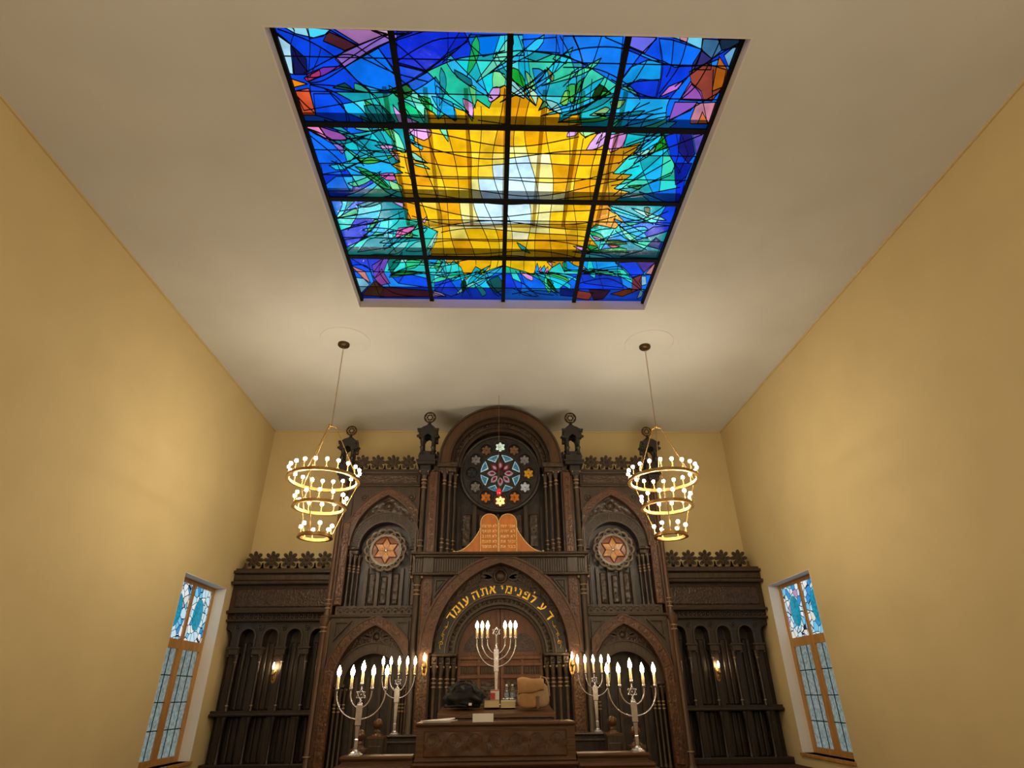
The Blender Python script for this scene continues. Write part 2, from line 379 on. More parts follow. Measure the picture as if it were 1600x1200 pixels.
# shaft lining of the skylight
mb = MB(); t = .02
mb.box(-SX-t, -SX, SY0-t, SY1+t, HC-.002, HC+.24); mb.box(SX, SX+t, SY0-t, SY1+t, HC-.002, HC+.24)
mb.box(-SX, SX, SY0-t, SY0, HC-.002, HC+.24); mb.box(-SX, SX, SY1, SY1+t, HC-.002, HC+.24)
structure('trim_2', mb, 'trimw')
# thin cornice line on the ceiling edge and dais edge
for nm, b in (('trim_3', (XL, XL+.03, YF, YB, HC-.03, HC)), ('trim_4', (XR-.03, XR, YF, YB, HC-.03, HC)), ('trim_5', (XL, XR, YB-.03, YB, HC-.03, HC))):
    mb = MB(); mb.box(*b); structure(nm, mb, 'wall')

# side windows
def window_glass_mat():
    m, nt, out = new_mat('painted_window_glass'); N = nt.nodes; L = nt.links
    e = N.new('ShaderNodeEmission'); e.inputs[1].default_value = .9
    tc = N.new('ShaderNodeTexCoord'); v = N.new('ShaderNodeTexVoronoi'); v.inputs['Scale'].default_value = 7
    L.new(tc.outputs['Object'], v.inputs['Vector'])
    r = N.new('ShaderNodeValToRGB'); r.color_ramp.interpolation = 'CONSTANT'
    cs = [(0,(200,232,245)),(.35,(236,240,238)),(.55,(120,200,235)),(.7,(60,150,215)),(.82,(226,226,214)),(.93,(200,150,190))]
    el = r.color_ramp.elements; el[0].color = (*s2l(cs[0][1]),1); el[1].position = cs[1][0]; el[1].color = (*s2l(cs[1][1]),1)
    for p, c in cs[2:]: q = el.new(p); q.color = (*s2l(c),1)
    sp = N.new('ShaderNodeSeparateColor'); L.new(v.outputs['Color'], sp.inputs[0]); L.new(sp.outputs[0], r.inputs[0])
    v2 = N.new('ShaderNodeTexVoronoi'); v2.feature = 'DISTANCE_TO_EDGE'; v2.inputs['Scale'].default_value = 7; L.new(tc.outputs['Object'], v2.inputs['Vector'])
    mt = N.new('ShaderNodeMath'); mt.operation = 'GREATER_THAN'; mt.inputs[1].default_value = .045; L.new(v2.outputs['Distance'], mt.inputs[0])
    mx = N.new('ShaderNodeMix'); mx.data_type = 'RGBA'; mx.inputs['A'].default_value = (.02,.02,.03,1)
    L.new(mt.outputs[0], mx.inputs['Factor']); L.new(r.outputs[0], mx.inputs['B']); L.new(mx.outputs['Result'], e.inputs[0]); L.new(e.outputs[0], out.inputs[0])
    return m
M['wglass'] = window_glass_mat()
M['wclear'] = lit_pane('obscure_window_glass', (150,165,160), .75)
M['wroundel'] = lit_pane('turquoise_glass', (40,160,190), .9)
for n, sg, X in ((1, 1, XR), (2, -1, XL)):
    f = MB(); a, b = X+sg*.22, X+sg*.30; xa, xb = min(a,b), max(a,b)
    def bar(y0, y1, z0, z1, d=0): f.box(xa-d, xb+d, y0, y1, z0, z1)
    bar(WY0, WY0+.09, WZ0, WZ1); bar(WY1-.09, WY1, WZ0, WZ1); bar(WY0+.09, WY1-.09, WZ1-.09, WZ1); bar(WY0+.09, WY1-.09, WZ0, WZ0+.1)
    bar(WY0+.09, WY1-.09, 2.38, 2.54, .012); bar((WY0+WY1)/2-.04, (WY0+WY1)/2+.04, WZ0+.1, WZ1-.09, .006)
    for z0, z1 in ((WZ0+.1, 2.38),):
        for y0, y1 in ((WY0+.09, (WY0+WY1)/2-.04), ((WY0+WY1)/2+.04, WY1-.09)):
            bar(y0, y0+.05, z0, z1, .01); bar(y1-.05, y1, z0, z1, .01)
    w = structure(f'window_{n}', f, 'winf', loc=(X, (WY0+WY1)/2, WZ0))
    for z0, z1, mm in ((2.54, WZ1-.09, 'wglass'), (WZ0+.1, 2.38, 'wclear')):
        for y0, y1 in ((WY0+.09, (WY0+WY1)/2-.04), ((WY0+WY1)/2+.04, WY1-.09)):
            g = MB(); xm = (xa+xb)/2; g.box(xm-.006, xm+.006, y0, y1, z0, z1); p = part('pane', g, mm, w)
            if mm == 'wglass':
                r = MB(); cy, cz = (y0+y1)/2, (z0+z1)/2
                r.ext([(cy+.2*math.cos(2*PI*i/24), cz+.3*math.sin(2*PI*i/24)) for i in range(24)], xm-sg*.012, xm+sg*.012, axis='x'); part('roundel', r, 'wroundel', p)
            else:
                l = MB()
                for k in range(1, 3): l.box(xm-sg*.014-.004, xm-sg*.014+.004, y0+(y1-y0)*k/3-.008, y0+(y1-y0)*k/3+.008, z0, z1)
                for k in range(1, 4): l.box(xm-sg*.014-.004, xm-sg*.014+.004, y0, y1, z0+(z1-z0)*k/4-.008, z0+(z1-z0)*k/4+.008)
                part('leading', l, 'lead', p)
    s_ = MB(); xs = sorted((X-sg*.04, X+sg*.3)); s_.box(xs[0], xs[1], WY0-.03, WY1+.03, WZ0-.05, WZ0); part('window_sill', s_, 'winf', w)
    rv = MB(); q = sorted((X+sg*.001, X+sg*.399))
    rv.box(q[0], q[1], WY1-.012, WY1+.02, WZ0, WZ1); rv.box(q[0], q[1], WY0-.02, WY0+.012, WZ0, WZ1); rv.box(q[0], q[1], WY0, WY1, WZ1-.012, WZ1+.02)
    part('reveal', rv, 'trimw', w)

# ================================================================== STAINED GLASS SKYLIGHT
ZG = 7.85
def T(ox, oy, pts): return [on_plane_z(ox+x*.1875, oy+y*.1875, ZG) for x, y in pts]
A = lambda *p: T(400, 30, p)
B = lambda *p: T(620, 30, p)
C_ = lambda *p: T(880, 30, p)
D = lambda *p: T(480, 255, p)
E_ = lambda *p: T(640, 255, p)
Fq = lambda *p: T(800, 255, p)
G = lambda *p: [on_plane_z(x, y, ZG) for x, y in p]
def smooth(P, closed=False, k=4):
    n = len(P); out = []
    if n < 3: return list(P)
    for i in range(n if closed else n-1):
        p0 = P[(i-1) % n] if closed or i else P[0]; p1 = P[i]; p2 = P[(i+1) % n]; p3 = P[(i+2) % n] if closed or i < n-2 else P[-1]
        for j in range(k):
            t = j/k
            out.append(tuple(.5*(2*p1[a]+(p2[a]-p0[a])*t+(2*p0[a]-5*p1[a]+4*p2[a]-p3[a])*t*t+(3*p1[a]-p0[a]-3*p2[a]+p3[a])*t**3) for a in (0, 1)))
    if not closed: out.append(P[-1])
    return out
YEL = B((60,980),(130,930),(160,880),(230,870),(230,740),(310,780),(350,830),(400,790),(490,850),(470,700),(540,740),(600,800),(630,850),(640,740),(670,670),(770,740),(790,690),(860,640),(860,570),(900,550),(945,600),(1060,660),(1070,550),(1160,720),(1180,640),(1220,680),(1180,760),(1240,730),(1360,790),(1350,860),(1460,800),(1530,790),(1540,900)) \
    + C_((180,990),(230,960),(330,930)) + C_((400,960),(540,935),(500,1070),(715,1000),(600,1120),(540,1150)) \
    + Fq((840,85),(1000,95),(850,210),(980,240),(890,290),(800,350),(870,420),(930,480),(860,545),(700,510),(640,560),(640,600),(720,700),(600,750),(560,830),(630,885),(520,850),(440,790),(440,910),(400,830),(330,870),(290,920),(270,850),(230,900),(210,830),(180,930),(100,900),(20,880)) \
    + E_((780,850),(640,900),(600,890),(550,860),(500,940),(470,970),(430,870),(370,810),(330,850),(280,800),(220,800)) \
    + D((1090,790),(1010,760),(1090,570),(980,520),(880,560),(850,600),(930,490),(830,470),(840,390),(800,370),(800,280),(740,130),(720,90),(800,80),(740,40),(700,10)) \
    + A((1200,1190),(1130,1080),(1290,1110),(1250,1060),(1280,1010),(1330,1040),(1300,960))
CYAN = G((528,335),(540,300),(548,262),(536,228),(548,208),(565,196),(552,172),(530,145),(560,128),(600,144),(640,138),(668,118),(690,98),(712,88),(735,92),(755,78),(800,82),(850,86),(872,84),(900,98),(930,116),(960,128),(985,140),(1000,156),(1022,158),(1040,170),(1046,200),(1044,240),(1050,280),(1046,312),(1035,345),(1010,355),(1018,385),(1000,402),(972,412),(985,425),(955,440),(928,428),(905,418),(880,440),(862,462),(840,440),(820,430),(800,436),(776,432),(760,460),(745,470),(725,448),(700,430),(672,440),(650,425),(625,430),(606,425),(600,412),(560,385),(575,360),(560,345),(530,350))
WHITE = E_((760,10),(700,90),(640,180),(600,260),(560,360),(530,430),(520,490),(640,510),(790,520),(900,520),(1010,530),(1000,420),(1040,330),(1080,240),(1100,180),(1060,120),(1080,20),(1000,-60),(900,-70))
PALEY = E_((530,120),(650,100),(680,10),(760,-80),(860,-130),(1000,-120),(1120,-60),(1240,-20),(1230,180),(1320,240),(1320,330),(1180,480),(1240,560),(1180,560),(1020,560),(960,620),(870,640),(720,540),(560,560),(470,620),(360,560),(330,530),(470,450),(480,330),(490,250))
REG = [   # (outline, colour)  painted in this order, later ones on top
 (A((60,50),(1600,50),(1600,300),(1100,640),(400,760)), (10,70,225)),
 (A((1150,180),(1400,100),(1700,100),(1560,330),(1430,430),(1180,360)), (10,40,215)),
 (A((730,400),(1020,240),(1140,400),(1200,600),(950,590),(830,500)), (10,120,248)),
 (A((1170,370),(1430,440),(1340,490),(1170,570)), (15,80,235)),
 (A((480,620),(620,620),(760,780),(960,860),(780,880),(500,800)), (10,80,235)),
 (A((150,110),(290,210),(300,340),(310,460),(245,440),(130,100)), (176,222,238)),
 (A((215,55),(320,55),(430,65),(620,85),(600,120),(480,155),(330,120)), (150,222,242)),
 (A((430,60),(620,85),(560,140),(450,160)), (70,205,240)),
 (A((600,100),(850,215),(740,260),(560,180)), (78,34,42)),
 (A((640,75),(960,85),(1090,120),(860,210)), (168,112,170)),
 (A((740,260),(1080,125),(1240,115),(1120,185),(930,280),(730,400),(660,330)), (150,110,205)),
 (A((960,85),(1290,95),(1240,125),(1080,125)), (205,160,190)),
 (A((420,460),(560,400),(730,390),(600,450),(440,520)), (120,50,170)),
 (A((400,490),(530,420),(540,470),(430,520)), (180,50,110)),
 (A((300,220),(420,330),(430,460),(320,460)), (20,24,80)),
 (A((265,485),(430,540),(300,570)), (255,140,10)),
 (A((310,600),(440,575),(500,800),(370,800)), (238,92,48)),
 (A((400,900),(560,960),(760,1090),(900,1200),(470,1200)), (15,110,245)),
 (A((400,880),(520,880),(600,1000),(500,960),(420,910)), (250,140,190)),
 (A((520,890),(680,940),(790,980),(750,1010),(600,1000)), (150,80,160)),
 (A((430,910),(600,1000),(700,1010),(760,1080),(720,1120),(640,1040)), (160,120,225)),
 (A((720,1050),(860,1140),(760,1190)), (60,50,170)),
 # top centre / right blues
 (B((0,100),(560,100),(600,180),(400,300),(250,440),(0,380)), (10,45,215)),
 (B((600,130),(900,130),(900,260),(720,310),(600,200)), (0,120,235)),
 (B((860,130),(1050,130),(1060,300),(800,320)), (40,210,235)),
 (B((1040,170),(1330,150),(1360,280),(1070,260)), (20,120,245)),
 (B((1070,260),(1300,290),(1160,350),(1060,320)), (20,90,140)),
 (B((1340,290),(1430,310),(1410,370),(1300,330)), (40,130,130)),
 (C_((0,140),(500,140),(470,400),(440,540),(220,400),(0,290)), (20,130,250)),
 (C_((540,140),(780,150),(680,280),(540,220)), (110,110,235)),
 (C_((440,560),(560,400),(700,340),(820,350),(810,500),(600,520)), (20,165,245)),
 (C_((520,560),(640,500),(800,510),(770,650),(600,640)), (15,60,220)),
 (C_((800,160),(900,170),(1160,250),(1100,380),(930,400),(820,340)), (15,110,245)),
 (C_((880,140),(1170,150),(1150,250),(1000,180)), (110,205,235)),
 (C_((970,145),(1040,150),(1030,190),(975,180)), (215,140,150)),
 (C_((1160,160),(1300,170),(1320,260),(1240,330),(1150,250)), (60,110,150)),
 (C_((1290,165),(1520,170),(1440,230),(1320,260)), (20,40,60)),
 (C_((1340,300),(1430,220),(1440,240),(1380,400)), (110,170,210)),
 (C_((1080,370),(1150,260),(1240,330),(1230,420),(1070,420)), (55,50,120)),
 (C_((1050,440),(1190,370),(1360,420),(1330,560),(1240,680),(970,670),(1070,540)), (150,66,50)),
 (C_((1270,430),(1300,310),(1370,420),(1340,560),(1240,600)), (200,105,24)),
 (C_((970,670),(1060,520),(1150,600),(1170,680)), (150,80,170)),
 (C_((800,650),(880,560),(1000,510),(960,580)), (205,120,225)),
 (C_((880,840),(930,690),(1120,690),(1060,760)), (150,90,200)),
 (C_((1060,830),(1110,700),(1270,690),(1210,870),(1060,870)), (205,130,150)),
 (C_((1120,870),(1160,770),(1210,870)), (225,120,60)),
 (C_((840,950),(980,940),(1040,1120),(960,1290),(900,1150)), (10,60,220)),
 (C_((980,940),(1070,950),(1100,1120),(1040,1200),(960,1100)), (30,30,120)),
 (C_((1080,960),(1180,950),(1110,1130)), (110,90,200)),
 (Fq((1350,0),(1500,0),(1440,140),(1360,180)), (10,30,150)),
 (Fq((1370,180),(1450,110),(1400,320),(1360,320)), (10,50,230)),
 (Fq((1300,330),(1370,345),(1330,520),(1190,510)), (10,70,235)),
 (Fq((1180,530),(1320,520),(1240,720),(980,650)), (25,50,205)),
 (Fq((1200,620),(1250,660),(1200,790),(900,780),(1080,730)), (20,40,110)),
 (Fq((860,830),(1030,820),(1100,920),(1000,960),(920,880)), (20,70,235)),
 (Fq((1040,820),(1200,820),(1100,910)), (90,60,160)),
 (Fq((1190,830),(1180,930),(1110,920)), (200,130,130)),
 (Fq((1080,940),(1115,940),(1120,1010),(1080,1020),(1060,980)), (140,200,230)),
 (Fq((1000,950),(1080,930),(1080,1040),(1000,1080)), (110,50,60)),
 (Fq((1070,1050),(1100,1050),(1080,1110),(1040,1130)), (130,190,220)),
 (Fq((560,900),(900,900),(930,1040),(600,1000)), (20,60,200)),
 (Fq((540,1060),(680,1080),(640,1140),(520,1120)), (170,70,60)),
 (Fq((820,1090),(980,1040),(1040,1060),(920,1110)), (140,60,20)),
 (Fq((400,1040),(560,1050),(500,1110),(400,1100)), (20,50,170)),
 (Fq((640,1050),(820,1060),(760,1130),(680,1140)), (60,30,60)),
 # bottom left
 (D((360,790),(640,790),(560,900),(480,860)), (40,70,225)),
 (D((540,850),(640,790),(680,790),(640,900),(560,960)), (110,70,190)),
 (D((360,850),(480,900),(530,1000),(470,960)), (200,120,110)),
 (D((400,950),(470,960),(520,1010),(450,1080)), (130,200,225)),
 (D((560,960),(620,880),(690,1000),(600,1020)), (140,70,150)),
 (D((450,1100),(560,980),(640,1040),(640,1110)), (80,46,30)),
 (D((640,1030),(1000,1060),(1150,1110),(600,1115)), (78,30,48)),
 (D((1040,1060),(1120,1080),(1160,1110),(1060,1100)), (190,150,220)),
 (D((690,930),(880,930),(1000,960),(1040,1040),(760,1000)), (15,80,235)),
 (D((1060,930),(1180,960),(1270,1080),(1200,1110),(1060,1060)), (25,70,235)),
 (D((150,180),(240,110),(380,110),(380,230),(160,230)), (20,120,240)),
 (D((110,0),(260,0),(320,60),(130,90)), (15,95,240)),
 (D((190,310),(400,310),(260,460),(200,380)), (25,110,215)),
 (D((280,560),(500,480),(500,620),(330,700)), (30,70,215)),
 (D((500,640),(720,560),(700,700),(420,740)), (25,95,225)),
]
PETALS = [  # individual leaves over the cyan and yellow fields
 (A((1100,900),(1190,960),(1250,1110),(1180,1090)), (120,225,170)),
 (A((1220,900),(1440,910),(1460,960),(1400,1010),(1300,960)), (225,160,225)),
 (A((990,1050),(1150,1050),(1130,1080),(1050,1080)), (225,150,215)),
 (A((1110,1100),(1180,1120),(1200,1190),(1150,1150)), (230,190,225)),
 (A((1140,710),(1220,800),(1360,860),(1190,860)), (220,160,230)),
 (A((1230,680),(1330,740),(1400,820),(1260,800)), (20,190,120)),
 (A((1350,640),(1450,660),(1470,770),(1400,720)), (30,205,100)),
 (A((1130,590),(1270,540),(1300,620),(1210,670)), (30,130,60)),
 (A((640,570),(740,530),(820,600)), (10,80,80)),
 (A((820,530),(900,560),(960,610),(830,600)), (40,170,140)),
 (A((900,720),(1050,720),(1160,850),(960,860)), (20,130,130)),
 (A((1290,1000),(1390,1060),(1380,1090),(1290,1030)), (60,170,200)),
 (A((1290,1110),(1330,1120),(1430,1200),(1330,1180)), (140,225,190)),
 (A((850,1000),(1000,1010),(1120,1200),(860,1100)), (20,185,205)),
 (B((550,660),(630,700),(640,830),(570,750)), (220,160,225)),
 (B((600,550),(660,570),(655,740),(630,680)), (110,225,130)),
 (B((760,650),(800,570),(860,570),(850,640),(780,690)), (220,165,235)),
 (B((805,430),(900,460),(900,550),(800,570)), (130,230,150)),
 (B((945,410),(1010,420),(1070,520),(1060,600),(950,480)), (20,170,50)),
 (B((945,500),(1060,580),(1060,660),(950,600)), (150,215,215)),
 (B((1070,430),(1120,480),(1160,590),(1100,560)), (130,225,140)),
 (B((1070,540),(1170,620),(1160,720)), (190,230,190)),
 (B((1190,750),(1230,680),(1260,720)), (120,215,140)),
 (B((1240,670),(1340,700),(1380,790),(1290,750)), (150,225,215)),
 (B((1130,410),(1240,440),(1240,640),(1180,600)), (30,150,220)),
 (B((1250,400),(1310,470),(1300,520),(1270,490)), (130,130,80)),
 (B((1400,600),(1440,600),(1420,720),(1360,700)), (130,215,90)),
 (B((360,920),(410,900),(430,1020),(400,980)), (120,220,160)),
 (B((480,420),(620,500),(620,560),(500,480)), (20,110,120)),
 (B((290,640),(460,690),(500,840),(380,780)), (30,170,230)),
 (C_((30,560),(100,540),(90,700),(50,680)), (60,200,90)),
 (C_((240,640),(300,540),(380,600),(260,670)), (20,60,20)),
 (C_((330,600),(400,610),(300,670)), (30,180,50)),
 (C_((220,800),(350,730),(390,750),(330,800)), (120,160,100)),
 (C_((390,690),(520,670),(470,740),(420,740)), (130,190,110)),
 (C_((130,930),(310,930),(180,980)), (160,225,150)),
 (C_((190,1090),(280,960),(350,930),(380,1000),(300,1070)), (225,170,230)),
 (C_((380,1000),(530,950),(490,1060),(390,1110)), (225,150,215)),
 (C_((750,1110),(830,960),(870,1060)), (20,150,40)),
 (C_((700,1130),(780,1030),(760,1110)), (110,170,110)),
 (C_((30,980),(50,930),(130,930),(100,970)), (215,160,235)),
 (C_((560,560),(640,640),(470,570)), (60,180,170)),
 (C_((600,1120),(720,1080),(700,1150)), (150,225,215)),
 (Fq((510,690),(590,700),(650,750),(600,740)), (225,165,230)),
 (Fq((620,680),(700,690),(750,750),(660,740)), (20,170,80)),
 (Fq((640,560),(740,590),(770,640),(680,620)), (20,160,90)),
 (Fq((660,600),(730,620),(760,650),(700,640)), (215,165,230)),
 (Fq((40,660),(110,700),(150,750),(80,720)), (50,165,150)),
 (Fq((60,900),(170,940),(170,980),(120,960)), (235,150,215)),
 (Fq((215,900),(240,860),(250,920)), (235,150,200)),
 (Fq((290,820),(330,830),(340,870)), (235,170,215)),
 (Fq((270,900),(300,860),(300,930)), (225,140,205)),
 (Fq((420,830),(450,820),(460,900),(430,890)), (30,170,100)),
 (Fq((290,960),(340,1010),(380,1080),(300,1020)), (20,80,20)),
 (Fq((790,640),(900,640),(960,670),(800,680)), (90,140,50)),
 (Fq((800,680),(900,690),(840,710)), (215,110,130)),
 (Fq((1100,370),(1150,370),(1140,440),(1110,420)), (100,120,90)),
 (Fq((960,190),(1080,180),(1060,220)), (40,180,80)),
 (D((600,90),(720,80),(740,140),(660,140)), (225,110,190)),
 (D((680,140),(790,190),(790,240),(710,220)), (150,230,150)),
 (D((440,70),(570,80),(700,210),(640,210)), (20,140,70)),
 (D((710,320),(800,330),(800,370)), (215,170,230)),
 (D((740,620),(760,540),(910,530),(840,580)), (240,120,190)),
 (D((960,480),(1000,440),(980,500)), (230,180,225)),
 (D((780,630),(870,570),(880,610)), (120,220,120)),
 (D((1000,700),(1080,570),(1080,630),(1040,710)), (180,235,205)),
 (D((820,730),(900,660),(960,650),(970,730)), (110,230,215)),
 (D((670,820),(700,790),(780,800),(700,920)), (10,110,100)),
 (D((820,880),(830,810),(970,800),(900,870)), (40,200,130)),
 (D((690,930),(800,890),(950,910),(720,940)), (20,120,50)),
 (D((1060,860),(1090,800),(1120,830),(1090,900)), (60,200,130)),
 (D((1280,1010),(1310,960),(1330,1020),(1300,1080)), (10,60,40)),
 (D((500,560),(560,470),(600,480),(540,560)), (40,170,130)),
 (D((250,460),(400,370),(420,420),(300,450)), (60,190,140)),
 (E_((260,850),(290,810),(310,940),(270,930)), (50,190,200)),
 (E_((570,920),(620,880),(620,930)), (150,230,80)),
 (E_((640,990),(740,940),(790,1040),(720,1080)), (10,90,90)),
 (E_((20,0),(110,10),(170,50),(60,20)), (130,225,190)),
]
